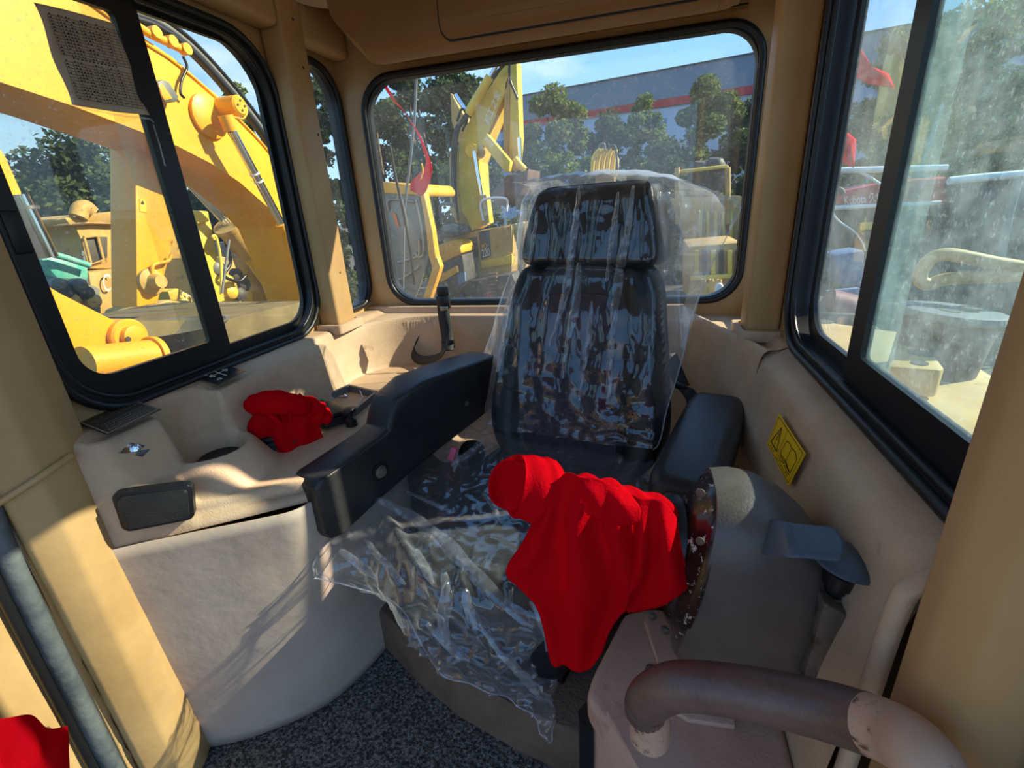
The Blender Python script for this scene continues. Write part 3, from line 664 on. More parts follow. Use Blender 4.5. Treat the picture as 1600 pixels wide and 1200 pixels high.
# grey tray
tr = empty('tray', W('z', 0.80, 540, 620), 'shallow grey plastic tray on the console behind the red cloth', 'tray')
tc_ = WL('z', 0.815, [(494, 622), (545, 600), (590, 611), (545, 648)])
floor_ = [p + Vector((0, 0, -0.022)) for p in [quadpt(tc_, u, v) for u, v in ((0.1, 0.1), (0.9, 0.1), (0.9, 0.9), (0.1, 0.9))]]
G = [[Vector(tc_[i % 4]) + Vector((0, 0, -0.025)) for i in range(5)], [Vector(tc_[i % 4]) for i in range(5)], [quadpt(tc_, *q) for q in ((0.06, 0.06), (0.94, 0.06), (0.94, 0.94), (0.06, 0.94), (0.06, 0.06))], [floor_[i % 4] for i in range(5)]]
sharp(grid_mesh('tray_rim', G, M['tray'], tr, smooth=False)); prism('tray_floor', floor_, (0, 0, -0.002), M['tray'], tr)
c = quadpt(tc_, 0.62, 0.25) + Vector((0, 0, -0.018)); sc1 = empty('screw', c, 'small shiny loose screw lying in the grey tray', 'screw')
lathe('screw_head', [(0.0005, 0.007), (0.006, 0.006), (0.007, 0.002), (0.004, 0.0)], c, (0.5, 0.2, 0.8), M['chrome'], sc1, 12); rod('screw_shank', c, c + Vector((-0.016, -0.006, 0.002)), 0.0025, M['chrome'], sc1, 8)
tube('wire_clip', [quadpt(tc_, 0.85, 0.55), quadpt(tc_, 0.75, 0.7) + Vector((0, 0, -0.012)), quadpt(tc_, 0.62, 0.72) + Vector((0, 0, -0.02))], 0.002, M['white'], tr, 8)

# ================================================================== SEAT
SY = math.radians(17); SR = Vector((math.cos(SY), -math.sin(SY), 0)); SB = Vector((math.sin(SY), math.cos(SY), 0)); SO = Vector((-0.215, 1.25, 0))
def S(u, v, w): return SO + SR * u + SB * v + Vector((0, 0, w))
def SP(px, py, v):                       # pixel -> (u, w) on the seat-parallel plane at v
    p = WP(px, py, S(0, v, 0), SB) - SO; return p.dot(SR), p.z
def cushion_shape(name, rows, m, parent, nu=5, nv=5, **k):
    G = grid_interp(rows, nu, nv); return grid_mesh(name, G, m, parent, **k)
def pad(name, cu, cv, hu, hv, w0, w1, rnd, m, parent, p=5, tilt=0.0, k=56):
    # cushion-like slab with rounded outline and rolled edges, in seat coordinates
    rings = []
    for dw, ins in ((0.0, rnd), (0.2, rnd * 0.35), (0.35, rnd * 0.08), (0.5, 0), (0.68, rnd * 0.05), (0.82, rnd * 0.28), (0.93, rnd * 0.7), (0.99, rnd * 1.5), (1.0, rnd * 2.2)):
        row = []
        for j in range(k):
            a = 2 * math.pi * j / k; c, q = math.cos(a), math.sin(a); f = (abs(c) ** p + abs(q) ** p) ** (-1 / p)
            u = c * f * (hu - ins); v = q * f * (hv - ins); row.append(S(cu + u - 0.04 * v, cv + v, w0 + (w1 - w0) * dw + tilt * v))
        rings.append(row)
    vs = [x for rr in rings for x in rr]; fs = [(i * k + j, i * k + (j + 1) % k, (i + 1) * k + (j + 1) % k, (i + 1) * k + j) for i in range(len(rings) - 1) for j in range(k)]
    fs += [tuple(range(k))[::-1], tuple((len(rings) - 1) * k + j for j in range(k))]
    return sharp(mesh(name, vs, fs, m, parent), 60)
def closed_loft(name, sections, m, parent, n=4):
    """sections: closed rings of seat-local points"""
    R = [spline([S(*p) for p in s], n, True) for s in sections]; k = len(R[0])
    cols = [spline([r[j] for r in R], 4) for j in range(k)]; N = len(cols[0])
    vs = [cols[j][i] for i in range(N) for j in range(k)]; fs = [(i * k + j, i * k + (j + 1) % k, (i + 1) * k + (j + 1) % k, (i + 1) * k + j) for i in range(N - 1) for j in range(k)]
    fs += [tuple(range(k))[::-1], tuple((N - 1) * k + j for j in range(k))]
    bm = bmesh.new(); bv = [bm.verts.new(v) for v in vs]
    for f in fs: bm.faces.new([bv[i] for i in f])
    return sharp(from_bm(name, bm, m, parent), 60)
def vback(w): return -0.01 + 0.245 * (w - 0.60)       # front surface of the backrest at height w
HWB = [(0.60, 0.20), (0.66, 0.255), (0.74, 0.275), (0.86, 0.262), (1.00, 0.238), (1.12, 0.215), (1.17, 0.19), (1.18, 0.15)]
def hwb(w): return float(np.interp(w, [a for a, b in HWB], [b for a, b in HWB]))
seat = empty('operator_seat', S(0, -0.2, FZ), 'black leather operator seat with headrest wrapped in clear plastic', 'seat')
def build_seat():
    rings = []
    for w, h in HWB:
        v = vback(w); t = 0.10 if w < 1.15 else 0.07; bol = 0.035
        rings.append([(-h, v + 0.02, w), (-h * 0.94, v - bol, w), (-h * 0.72, v - bol, w), (-h * 0.55, v - 0.002, w), (0, v + 0.008, w), (h * 0.55, v - 0.002, w), (h * 0.72, v - bol, w), (h * 0.94, v - bol, w), (h, v + 0.02, w), (h * 0.9, v + t, w), (0, v + t + 0.02, w), (-h * 0.9, v + t, w)])
    b = closed_loft('backrest', rings, M['leather'], seat)
    # fabric insert panel with a curved top edge
    lp = [(-0.13, 0.63), (-0.15, 0.72), (-0.15, 0.90), (-0.14, 1.05), (-0.10, 1.10), (0.10, 1.10), (0.14, 1.05), (0.15, 0.90), (0.15, 0.72), (0.13, 0.63)]
    lp = spline([(a, c, 0) for a, c in lp], 4, True)
    prism('insert_panel', [S(a, vback(c) - 0.006, c) for a, c, _ in lp], SB * 0.02, M['fabric'], b, 0.004)
    for w in (0.80, 0.93): tube('seam', [S(u, vback(w) - 0.008 - 0.028 * sm(abs(u), 0.13, 0.2), w + 0.02 * (u / 0.2) ** 2) for u in np.linspace(-0.23, 0.23, 13)], 0.003, M['black'], b, 6)
    # headrest, wider at its lower edge
    rings = []
    for w, h, t0, t1 in ((1.172, 0.165, 0.01, 0.07), (1.182, 0.196, -0.02, 0.10), (1.215, 0.205, -0.035, 0.11), (1.30, 0.188, -0.035, 0.11), (1.365, 0.172, -0.022, 0.10), (1.388, 0.155, -0.005, 0.08), (1.395, 0.12, 0.02, 0.06)):
        v = vback(1.17) + 0.02 + 0.2 * (w - 1.17)
        rings.append([(-h, v + 0.01, w), (-h * 0.95, v + t0 + 0.008, w), (-h * 0.5, v + t0, w), (0, v + t0, w), (h * 0.5, v + t0, w), (h * 0.95, v + t0 + 0.008, w), (h, v + 0.01, w), (h * 0.95, v + t1, w), (0, v + t1 + 0.01, w), (-h * 0.95, v + t1, w)])
    hr = closed_loft('headrest', rings, M['leather'], seat)
    tube('piping', [S(0.155 + 0.03 * (1 - (w - 1.19) / 0.19), vback(1.17) - 0.005 + 0.2 * (w - 1.17), w) for w in np.linspace(1.19, 1.38, 7)], 0.0028, M['black'], hr, 6)
    # cushion
    rings = []
    for v, h, top, th in ((0.02, 0.24, 0.600, 0.10), (-0.05, 0.262, 0.602, 0.12), (-0.20, 0.268, 0.592, 0.13), (-0.38, 0.262, 0.588, 0.14), (-0.47, 0.25, 0.575, 0.15), (-0.515, 0.235, 0.545, 0.13), (-0.535, 0.20, 0.50, 0.07)):
        rings.append([(-h, v, top - 0.05), (-h * 0.93, v, top + 0.012), (-h * 0.7, v, top + 0.022), (-h * 0.5, v, top - 0.006), (0, v, top - 0.012), (h * 0.5, v, top - 0.006), (h * 0.7, v, top + 0.022), (h * 0.93, v, top + 0.012), (h, v, top - 0.05), (h * 0.9, v, top - th), (0, v, top - th), (-h * 0.9, v, top - th)])
    c = closed_loft('cushion', rings, M['leather'], seat)
    lp = spline([(a, b_, 0) for a, b_ in [(-0.14, -0.10), (-0.15, -0.25), (-0.145, -0.42), (-0.10, -0.47), (0.10, -0.47), (0.145, -0.42), (0.15, -0.25), (0.14, -0.10)]], 4, True)
    prism('insert_panel', [S(a, b_, 0.588 - 0.01 * ((b_ + 0.1) / -0.4)) for a, b_, _ in lp], (0, 0, -0.02), M['leather'], c, 0.004)
    # base and suspension
    prism('seat_base', [S(u, v, 0.34) for u, v in ((-0.20, 0.05), (-0.20, -0.46), (0.20, -0.46), (0.20, 0.05))], (0, 0, 0.11), M['black'], seat, 0.01)
    prism('suspension_boot', [S(u, v, 0.24) for u, v in ((-0.17, 0.02), (-0.17, -0.40), (0.17, -0.40), (0.17, 0.02))], (0, 0, 0.11), M['rubber'], seat, 0.01)
    for z in (0.27, 0.31): tube('boot_fold', [S(u, v, z) for u, v in ((-0.178, 0.02), (-0.178, -0.41), (0.178, -0.41), (0.178, 0.02))], 0.012, M['rubber'], seat, 8, 0, True)
    tube('slide_handle', [S(-0.16, -0.47, 0.36), S(-0.1, -0.52, 0.355), S(0.12, -0.52, 0.355), S(0.2, -0.47, 0.36)], 0.009, M['black'], seat, 10)
    # left armrest: high rear pad that steps down to a lower front block
    prof = [(0.12, 0.885), (-0.10, 0.905), (-0.24, 0.915), (-0.345, 0.900), (-0.375, 0.865), (-0.39, 0.832), (-0.42, 0.822), (-0.50, 0.812), (-0.605, 0.800), (-0.622, 0.785), (-0.618, 0.66), (-0.610, 0.640), (-0.585, 0.633), (-0.46, 0.655), (-0.30, 0.675), (0.0, 0.70), (0.12, 0.71)]
    sec = []
    for du, k in ((-0.405, 0.93), (-0.400, 0.985), (-0.385, 1.0), (-0.335, 1.0), (-0.318, 0.985), (-0.312, 0.93)):
        cv, cw = -0.25, 0.77; row = []
        for v, w in prof:
            off = (1 - k) * 0.22; dv, dw = v - cv, w - cw; L = math.hypot(dv, dw); extra = 0.03 * sm(v, -0.36, -0.2)
            row.append((du - (extra if du < -0.36 else 0), v - dv / L * off * 0.8, w - dw / L * off))
        sec.append(row)
    vs = [S(*p) for row in sec for p in row]; n = len(prof); fs = [(i * n + j, i * n + (j + 1) % n, (i + 1) * n + (j + 1) % n, (i + 1) * n + j) for i in range(len(sec) - 1) for j in range(n)]
    fs += [tuple(range(n))[::-1], tuple((len(sec) - 1) * n + j for j in range(n))]
    bm = bmesh.new(); bv = [bm.verts.new(v) for v in vs]
    for f in fs: bm.faces.new([bv[i] for i in f])
    al = from_bm('armrest', bm, M['leather_worn'], seat); md = al.modifiers.new('soft', 'BEVEL'); md.width = 0.006; md.segments = 3; md.limit_method = 'ANGLE'
    sharp(al, 60)
    c0 = S(-0.310, -0.44, 0.735); lathe('bolt', [(0.017, 0), (0.017, 0.003), (0.012, 0.004), (0.012, 0.010), (0.001, 0.011)], c0, SR, M['steel'], al, 18)
    lathe('bolt_recess', [(0.026, 0.0), (0.026, 0.002), (0.017, 0.0025)], c0, SR, M['black'], al, 20)
    lathe('bolt', [(0.008, 0), (0.008, 0.004), (0.001, 0.005)], S(-0.311, -0.07, 0.78), SR, M['steel'], al, 12)
    # right armrest pad
    ar = pad('armrest', 0.388, -0.047, 0.077, 0.255, 0.735, 0.825, 0.016, M['leather_worn'], seat, p=7, tilt=0.02)
    prism('armrest_arm', [S(u, v, 0.60) for u, v in ((0.33, 0.15), (0.33, 0.0), (0.37, 0.0), (0.37, 0.15))], (0, 0, 0.15), M['black'], ar, 0.01)
    # pink adjuster lever and side recliner housing under the film
    c = S(-0.27, -0.12, 0.63); lathe('recliner_knob', [(0.045, -0.02), (0.05, 0), (0.045, 0.02), (0.02, 0.03)], c, SR, M['black'], seat, 20)
    box('recliner_lever', S(-0.275, -0.20, 0.675), (0.02, 0.016, 0.045), M['pink'], seat, Matrix.Rotation(0.4, 3, 'Y'), bev=0.004)
build_seat()
# brown plinth under the seat
pt = [(-0.752, 0.932), (-0.60, 0.852), (-0.438, 0.785), (-0.25, 0.735), (-0.10, 0.70), (0.02, 0.80), (0.10, 1.25), (-0.60, 1.45)]
pl = prism('seat_plinth', [Vector((x, y, FZ)) for x, y in pt], (0, 0, 0.165), M['mat_brown'], bev=0.012)
tag(pl, 'low brown rubber covered plinth under the seat', 'plinth')

# ---- plastic film
def film_back():
    e = empty('plastic_cover', S(0, 0.1, 0.62), 'clear plastic bag draped over the seat backrest and headrest', 'plastic cover')
    # silhouettes read on the seat-parallel plane, bottom to top
    Lp = [(752, 668), (733, 625), (729, 590), (748, 530), (765, 470), (778, 410), (786, 350), (793, 308), (800, 290)]
    Rp = [(1010, 706), (1032, 690), (1042, 640), (1058, 560), (1072, 500), (1098, 430), (1128, 370), (1149, 322), (1120, 303)]
    ws = []; G = []
    vs_ = [-0.05, 0.0, 0.03, 0.06, 0.09, 0.12, 0.14, 0.16, 0.175]
    L = [SP(*p, v) for p, v in zip(Lp, vs_)]; R = [SP(*p, v) for p, v in zip(Rp, vs_)]
    L = spline([(a, b, v) for (a, b), v in zip(L, vs_)], 16); R = spline([(a, b, v) for (a, b), v in zip(R, vs_)], 16); n = 96
    def vfront(u, w):
        if w > 1.165: hw = float(np.interp(w, [1.17, 1.21, 1.30, 1.365, 1.40], [0.20, 0.207, 0.19, 0.174, 0.12])); v0 = vback(1.17) + 0.02 + 0.2 * (w - 1.17) - 0.040 + 0.03 * sm(w, 1.35, 1.40)
        else: hw = hwb(max(w, 0.6)); v0 = vback(w) - 0.044
        gap = 0.02 * sm(w, 1.05, 1.15) * (1 - sm(w, 1.17, 1.2)); v0 = v0 + gap
        return v0 + 0.11 * sm(abs(u), hw - 0.01, hw + 0.045)
    for i, (l, r) in enumerate(zip(L, R)):
        row = []; tt = i / (len(L) - 1)
        for j in range(n + 1):
            s = j / n; u = l[0] * (1 - s) + r[0] * s; w = l[1] * (1 - s) + r[1] * s
            w += 0.0
            v = vfront(u, w)
            # long folds running down from the top of the headrest, finer crumple towards the base
            fx = u * 16 + 0.9 * fnoise((u * 3, w * 1.6, 0)); f = 0.009 * (abs(math.sin(fx * 2.1)) ** 3) * sm(w, 0.72, 0.9)
            low = 1 - sm(w, 0.75, 1.05)
            cr = 0.010 * low * ridge((u * 9 + 0.3 * w, w * 13, 2)) + 0.0035 * ridge((u * 26, w * 11, 5)) + 0.003 * ridge((u * 14, w * 30, 8)) * (0.3 + low)
            v -= 0.006 + f + cr
            row.append(S(u, v, w))
        G.append(row)
    # continue over the top of the headrest and down behind
    Lt, Rt = L[-1], R[-1]
    apex = [(-0.5, 0.0)]
    wt = [SP(px, py, 0.19)[1] for px, py in ((800, 290), (850, 276), (900, 269), (945, 267), (990, 268), (1032, 272), (1080, 290), (1120, 303))]
    ut = [SP(px, py, 0.19)[0] for px, py in ((800, 290), (850, 276), (900, 269), (945, 267), (990, 268), (1032, 272), (1080, 290), (1120, 303))]
    for q, (dv, dz) in enumerate(((0.02, 0.0), (0.05, 0.004), (0.09, 0.0), (0.14, -0.012), (0.17, -0.05), (0.185, -0.13), (0.19, -0.24), (0.19, -0.38), (0.19, -0.55))):
        row = []
        for j in range(n + 1):
            s = j / n; u = Lt[0] * (1 - s) + Rt[0] * s; wtop = float(np.interp(u, ut, wt)); k = min(1, (q + 1) / 3)
            wbase = Lt[1] * (1 - s) + Rt[1] * s
            narrow = 1 - 0.25 * sm(q, 4, 8)
            row.append(S(u * narrow, 0.14 + dv - 0.01 * (1 - k), wbase * (1 - k) + wtop * k + dz + 0.006 * ridge((u * 20, q * 0.7, 3))))
        G.append(row)
    sh = grid_mesh('film', G, M['film'], e); sh.data.materials.append(M['film_flap'])
    for f in sh.data.polygons:
        c = f.center - SO; u, w = c.dot(SR), c.z
        hw = hwb(max(w, 0.6)) if w < 1.16 else 0.20
        if abs(u) > hw + 0.012 or w > 1.392: f.material_index = 1
    # pleats: folded double film running from the headrest down to the waist
    for (pts, w0, w1) in (([(905, 290), (900, 340), (893, 390), (888, 430)], 0.004, 0.016), ([(893, 395), (885, 450), (872, 500), (858, 540)], 0.014, 0.008), ([(905, 410), (900, 470), (888, 530), (878, 590)], 0.010, 0.016),
                          ([(966, 300), (960, 350), (952, 400), (948, 440)], 0.004, 0.012), ([(990, 290), (982, 350), (972, 400), (962, 470), (955, 540), (950, 620)], 0.005, 0.024), ([(840, 330), (832, 380), (826, 420)], 0.003, 0.010),
                          ([(925, 470), (920, 520), (912, 580), (905, 625)], 0.004, 0.012), ([(1030, 300), (1034, 350), (1040, 400), (1040, 430)], 0.006, 0.014), ([(800, 470), (790, 530), (778, 580)], 0.006, 0.014)):
        P_ = spline([(a, b_, 0) for a, b_ in pts], 8); G2 = []
        for q, (a, b_, _) in enumerate(P_):
            t = q / (len(P_) - 1); hw_ = (w0 + (w1 - w0) * t) * (0.35 + 0.65 * math.sin(min(1, t * 1.25 + 0.1) * math.pi)) + 0.001; u, w = SP(a, b_, 0.08); v = 0.08
            for _k in range(3): v = vfront(u, w) - 0.024; u, w = SP(a, b_, v)
            G2.append([S(u + o * hw_, v - 0.006 * (1 - abs(o)) - 0.003 * math.sin(q * 1.3 + o), w) for o in (-1, -0.4, 0.3, 1)])
        grid_mesh('pleat', G2, M['film_fold'], e)
    # heat-sealed hems and gathered crease at the waist
    tube('hem', [Vector(g[n]) for g in G[8:124:6]], 0.0016, M['film_edge'], e, 6, 2)
    tube('hem', [Vector(g[0]) for g in G[8:124:6]], 0.0014, M['film_edge'], e, 6, 2)
    return e
film_back()
def film_seat():
    e = empty('plastic_sheet', S(0, -0.4, 0.45), 'crumpled clear plastic sheet over the seat cushion, hanging to the floor plinth', 'plastic cover')
    Z = lambda pts: [W('z', z, px, py) for px, py, z in pts]
    rows = [Z([(705, 640, .70), (745, 655, .69), (800, 668, .675), (860, 678, .665), (930, 695, .665), (985, 705, .67), (1028, 706, .68)]),
            Z([(662, 668, .70), (700, 690, .66), (765, 690, .655), (830, 700, .64), (900, 722, .64), (970, 735, .655), (1020, 735, .675)]),
            Z([(655, 700, .665), (700, 712, .64), (750, 735, .632), (810, 745, .626), (880, 765, .626), (950, 785, .635), (1010, 790, .655)]),
            Z([(585, 752, .640), (640, 765, .628), (700, 785, .620), (770, 805, .616), (850, 830, .616), (930, 850, .625), (990, 860, .63)]),
            Z([(548, 790, .625), (610, 812, .622), (670, 840, .614), (745, 870, .608), (820, 895, .605), (895, 915, .61), (960, 915, .61)]),
            Z([(515, 850, .60), (585, 865, .60), (650, 900, .596), (720, 930, .590), (800, 960, .58), (870, 975, .575), (930, 970, .57)]),
            Z([(500, 882, .575), (580, 900, .555), (645, 945, .53), (725, 975, .52), (805, 1000, .50), (862, 1010, .50), (905, 1000, .50)]),
            Z([(500, 893, .56), (600, 925, .51), (655, 985, .455), (735, 1015, .44), (815, 1040, .42), (860, 1055, .40), (885, 1045, .42)]),
            Z([(507, 898, .555), (615, 938, .475), (680, 1030, .36), (750, 1058, .345), (825, 1085, .31), (868, 1105, .28), (876, 1080, .31)]),
            Z([(512, 899, .552), (625, 940, .465), (692, 1036, .34), (760, 1062, .325), (835, 1105, .27), (868, 1149, .20), (874, 1118, .24)])]
    G = grid_interp(rows, 20, 14); R, C = len(G), len(G[0]); out = []
    for i in range(R):
        row = []
        for j in range(C):
            p = Vector(G[i][j]); a = i / R; q = (p.x * 1, p.y * 1, p.z * 1)
            hang = sm(a, 0.5, 0.7); calm = 1 - 0.75 * math.exp(-((a - 0.36) / 0.10) ** 2 - ((j / C - 0.55) / 0.25) ** 2)
            d = (0.012 * ridge((p.x * 9, p.y * 9, p.z * 7)) ** 3 + 0.011 * ridge((p.x * 20, p.y * 18, p.z * 18 + 3)) ** 3 + 0.0035 * ridge((p.x * 50, p.y * 46, p.z * 40 + 9))) * (0.75 + 1.0 * hang) * calm
            # a diagonal pleat running from the left edge to the lower right tip
            x = j / C * 6; pleat = math.exp(-((a * 9 - (3.4 + x * 0.75)) / 0.22) ** 2) * 0.022
            n = Vector((-0.25, -0.75, 0.35)) * hang + Vector((0, 0, 1)) * (1 - hang); row.append(p + n * (d + pleat + 0.010))
        out.append(row)
    grid_mesh('film', out, M['film2'], e)
    ed = [Vector(out[R - 1][j]) for j in range(0, C, 5)]; tube('hem', ed, 0.0015, M['film_edge'], e, 6, 2)
    tube('hem', [Vector(out[i][0]) for i in range(0, R, 5)], 0.0015, M['film_edge'], e, 6, 2)
    # thicker folded pleats lying on the sheet
    flat = [(i, j) for i in range(0, R, 2) for j in range(0, C, 2)]; inv = ROT.transposed(); uv = []
    for i, j in flat:
        q = inv @ (out[i][j] - CAM); uv.append((800 + FPX * q.x / -q.z, 600 - FPX * q.y / -q.z))
    uv = np.array(uv)
    def near(px, py): return out[flat[int(np.argmin((uv[:, 0] - px) ** 2 + (uv[:, 1] - py) ** 2))][0]][flat[int(np.argmin((uv[:, 0] - px) ** 2 + (uv[:, 1] - py) ** 2))][1]]
    for pts, w_ in (([(572, 772), (630, 800), (690, 842), (735, 890), (790, 945), (850, 990)], 0.016), ([(690, 880), (700, 930), (690, 980), (700, 1020)], 0.014), ([(560, 830), (600, 880), (650, 930)], 0.008), ([(720, 905), (735, 960), (760, 1000)], 0.012),
                    ([(740, 960), (780, 1010), (815, 1050), (860, 1110)], 0.010), ([(640, 850), (662, 880), (680, 925)], 0.010), ([(700, 690), (715, 715), (705, 745)], 0.010), ([(760, 680), (740, 705), (690, 735)], 0.010), ([(820, 930), (845, 960), (860, 1000), (862, 1060)], 0.012),
                    ([(615, 760), (680, 790), (720, 800)], 0.005), ([(520, 850), (560, 880), (600, 915)], 0.010), ([(745, 760), (770, 790), (785, 822)], 0.007), ([(655, 960), (700, 1010), (745, 1040)], 0.010)):
        K_ = [near(*p) for p in spline([(a, b_) for a, b_ in pts], 3)]; P_ = [Vector(p) for p in spline(K_, 4)]; P_ = [sum(P_[max(0, i - 7):i + 8], Vector()) / len(P_[max(0, i - 7):i + 8]) for i in range(len(P_))]; G2 = []
        for q, p in enumerate(P_):
            t = q / (len(P_) - 1); tg = P_[min(q + 1, len(P_) - 1)] - P_[max(q - 1, 0)]; vw = (CAM - p).normalized(); sd_ = tg.cross(vw).normalized(); hw_ = w_ * (0.15 + 0.85 * math.sin(math.pi * (0.08 + 0.86 * t))) * (1 + 0.12 * math.sin(q * 0.5))
            G2.append([p + vw * (0.008 + 0.004 * (1 - abs(o)) + 0.0008 * math.sin(q * 0.9 + 3 * o)) + sd_ * o * hw_ for o in (-1, -0.35, 0.3, 1)])
        grid_mesh('pleat', G2, M['film_fold'], e)
film_seat()

# ---- seat belts
def strap(nm, pts, w, par, width_dir, th=0.0016, m='webbing', n=8):
    P = spline(pts, n); G = [];
    for i, p in enumerate(P):
        wd = Vector(width_dir(i / (len(P) - 1)) if callable(width_dir) else width_dir).normalized(); p = Vector(p)
        G.append([p - wd * w / 2, p, p + wd * w / 2])
    return grid_mesh(nm, G, M[m], par, thick=th)
b1 = empty('seat_belt', W('y', 1.55, 665, 545), 'black seat belt strap with buckle standing behind the left armrest', 'seat belt')
strap('webbing', [W('y', 1.655, 662, 516), W('y', 1.64, 657, 523), W('y', 1.60, 645, 548), W('y', 1.56, 655, 562), W('y', 1.52, 680, 560), W('y', 1.50, 697, 545), W('y', 1.52, 700, 525)], 0.036, b1, (0.35, 0.3, 0.85))
strap('webbing', [W('y', 1.52, 699, 548), W('y', 1.56, 699, 528), W('y', 1.58, 694, 495), W('y', 1.60, 692, 470)], 0.045, b1, (1, 0.1, 0))
box('buckle', W('y', 1.595, 693, 472), (0.052, 0.018, 0.048), M['black'], b1, bev=0.005); box('buckle_tongue', W('y', 1.60, 692, 457), (0.046, 0.008, 0.04), M['black'], b1, bev=0.003)
box('buckle_plate', W('y', 1.585, 694, 482), (0.03, 0.006, 0.016), M['steel'], b1, bev=0.002); box('adjuster', W('y', 1.55, 700, 537), (0.05, 0.012, 0.03), M['black'], b1, bev=0.003)
box('slot', W('y', 1.650, 661, 511), (0.055, 0.006, 0.022), M['bucket'], b1, bev=0.001)
b2 = empty('seat_belt', W('y', 1.42, 1065, 590), 'black seat belt webbing right of the backrest, running down to the right armrest', 'seat belt')
strap('webbing', [W('y', 1.46, 1046, 552), W('y', 1.43, 1056, 580), W('y', 1.40, 1066, 603)], 0.045, b2, (0.9, 0.3, 0))
box('adjuster', W('y', 1.39, 1069, 607), (0.062, 0.014, 0.02), M['black'], b2, Matrix.Rotation(0.5, 3, 'Y'), bev=0.003); strap('webbing_tail', [W('y', 1.38, 1072, 608), W('y', 1.36, 1082, 622), W('y', 1.34, 1086, 640)], 0.042, b2, (0.9, 0.3, 0))

# ================================================================== RED CLOTHS
def drape(nm, rows, parent, amp=0.006, nu=14, nv=14, freq=22, m='red_cloth', fray=0.004, dirn=(0, -1, 0)):
    G = grid_interp(rows, nu, nv); R, C = len(G), len(G[0]); out = []
    for i in range(R):
        row = []
        for j in range(C):
            p = Vector(G[i][j]); d = amp * (math.sin(j / C * freq + 2.2 * fnoise((i * 0.03, j * 0.02, 4))) * (0.4 + 0.7 * math.sin(min(1, i / R * 1.05) * math.pi)) + 0.7 * fnoise((p.x * 24, p.y * 24, p.z * 14)))
            p = p + Vector(dirn) * d
            if i == R - 1: p.z -= fray * 0.8 * abs(math.sin(j * 2.3)) * abs(math.sin(j * 0.9))
            row.append(p)
        out.append(row)
    o = grid_mesh(nm, out, M[m], parent, thick=0.0012); return o
def wrap(nm, pts, radii, parent, ry=None, amp=0.004, n=8, k=28, m='red_cloth', sq=2.6):
    """lumpy wrapped roll of cloth along a path, superelliptic section"""
    P = spline(pts, n); rr_ = np.interp(np.linspace(0, 1, len(P)), np.linspace(0, 1, len(radii)), radii); vs = []; fs = []
    for i, p in enumerate(P):
        p = Vector(p); t = (Vector(P[min(i + 1, len(P) - 1)]) - Vector(P[max(i - 1, 0)])).normalized(); s = t.cross(Vector((0, 0, 1))).normalized(); u = s.cross(t)
        for j in range(k):
            a = 2 * math.pi * j / k; c, q = math.cos(a), math.sin(a); f = (abs(c) ** sq + abs(q) ** sq) ** (-1 / sq)
            r = rr_[i] * f * (1 + 0.0); pt = p + s * (c * r) + u * (q * r * (ry or 1))
            pt += (s * c + u * q) * amp * (fnoise(pt, 26) + 0.6 * math.sin(i * 0.9 + j * 0.25)); vs.append(pt)
    N = len(P)
    for i in range(N - 1):
        for j in range(k): fs.append((i * k + j, i * k + (j + 1) % k, (i + 1) * k + (j + 1) % k, (i + 1) * k + j))
    for e_, idx in ((0, 0), (N - 1, N - 1)):
        c = Vector((0, 0, 0))
        for j in range(k): c += vs[idx * k + j]
        c /= k; vs.append(c); ci = len(vs) - 1
        for j in range(k): fs.append((idx * k + j, idx * k + (j + 1) % k, ci))
    bm = bmesh.new(); bv = [bm.verts.new(v) for v in vs]
    for f in fs: bm.faces.new([bv[i] for i in f])
    return sharp(from_bm(nm, bm, M[m], parent), 70)
rc = empty('red_cloth', W('y', 0.6, 930, 900), 'large bright red cloth tied over the right control lever, hanging in front of the seat', 'cloth', 'red cloths tied on the controls')
wrap('wrapped_knob', [W('y', .575, 800, 757), W('y', .58, 806, 758), W('y', .59, 840, 764), W('y', .60, 868, 766), W('y', .60, 884, 766)], [0.034, 0.043, 0.046, 0.043, 0.020], rc, amp=0.0022)
wrap('wrapped_handle', [W('y', .60, 874, 763), W('y', .60, 895, 762), W('y', .615, 925, 772), W('y', .63, 965, 788), W('y', .645, 1010, 802), W('y', .66, 1052, 815)], [0.014, 0.019, 0.026, 0.030, 0.030, 0.034], rc, amp=0.005)
Y = lambda pts: [W('y', d, px, py) for px, py, d in pts]
drape('hanging_cloth', [Y([(868, 750, .575), (886, 742, .565), (920, 752, .565), (955, 768, .575), (990, 785, .59)]),
                        Y([(846, 790, .565), (868, 800, .55), (905, 805, .55), (950, 810, .56), (992, 830, .58)]),
                        Y([(818, 845, .565), (850, 855, .55), (895, 860, .55), (945, 868, .56), (992, 885, .58)]),
                        Y([(793, 892, .57), (845, 905, .56), (895, 915, .555), (945, 925, .56), (982, 935, .58)]),
                        Y([(838, 935, .575), (865, 950, .565), (900, 960, .56), (940, 968, .565), (968, 956, .58)]),
                        Y([(848, 985, .58), (868, 1000, .57), (900, 1008, .565), (932, 1010, .57), (952, 985, .58)]),
                        Y([(861, 1035, .585), (876, 1040, .58), (898, 1046, .575), (920, 1048, .575), (944, 1008, .58)])], rc, 0.0105, freq=15)
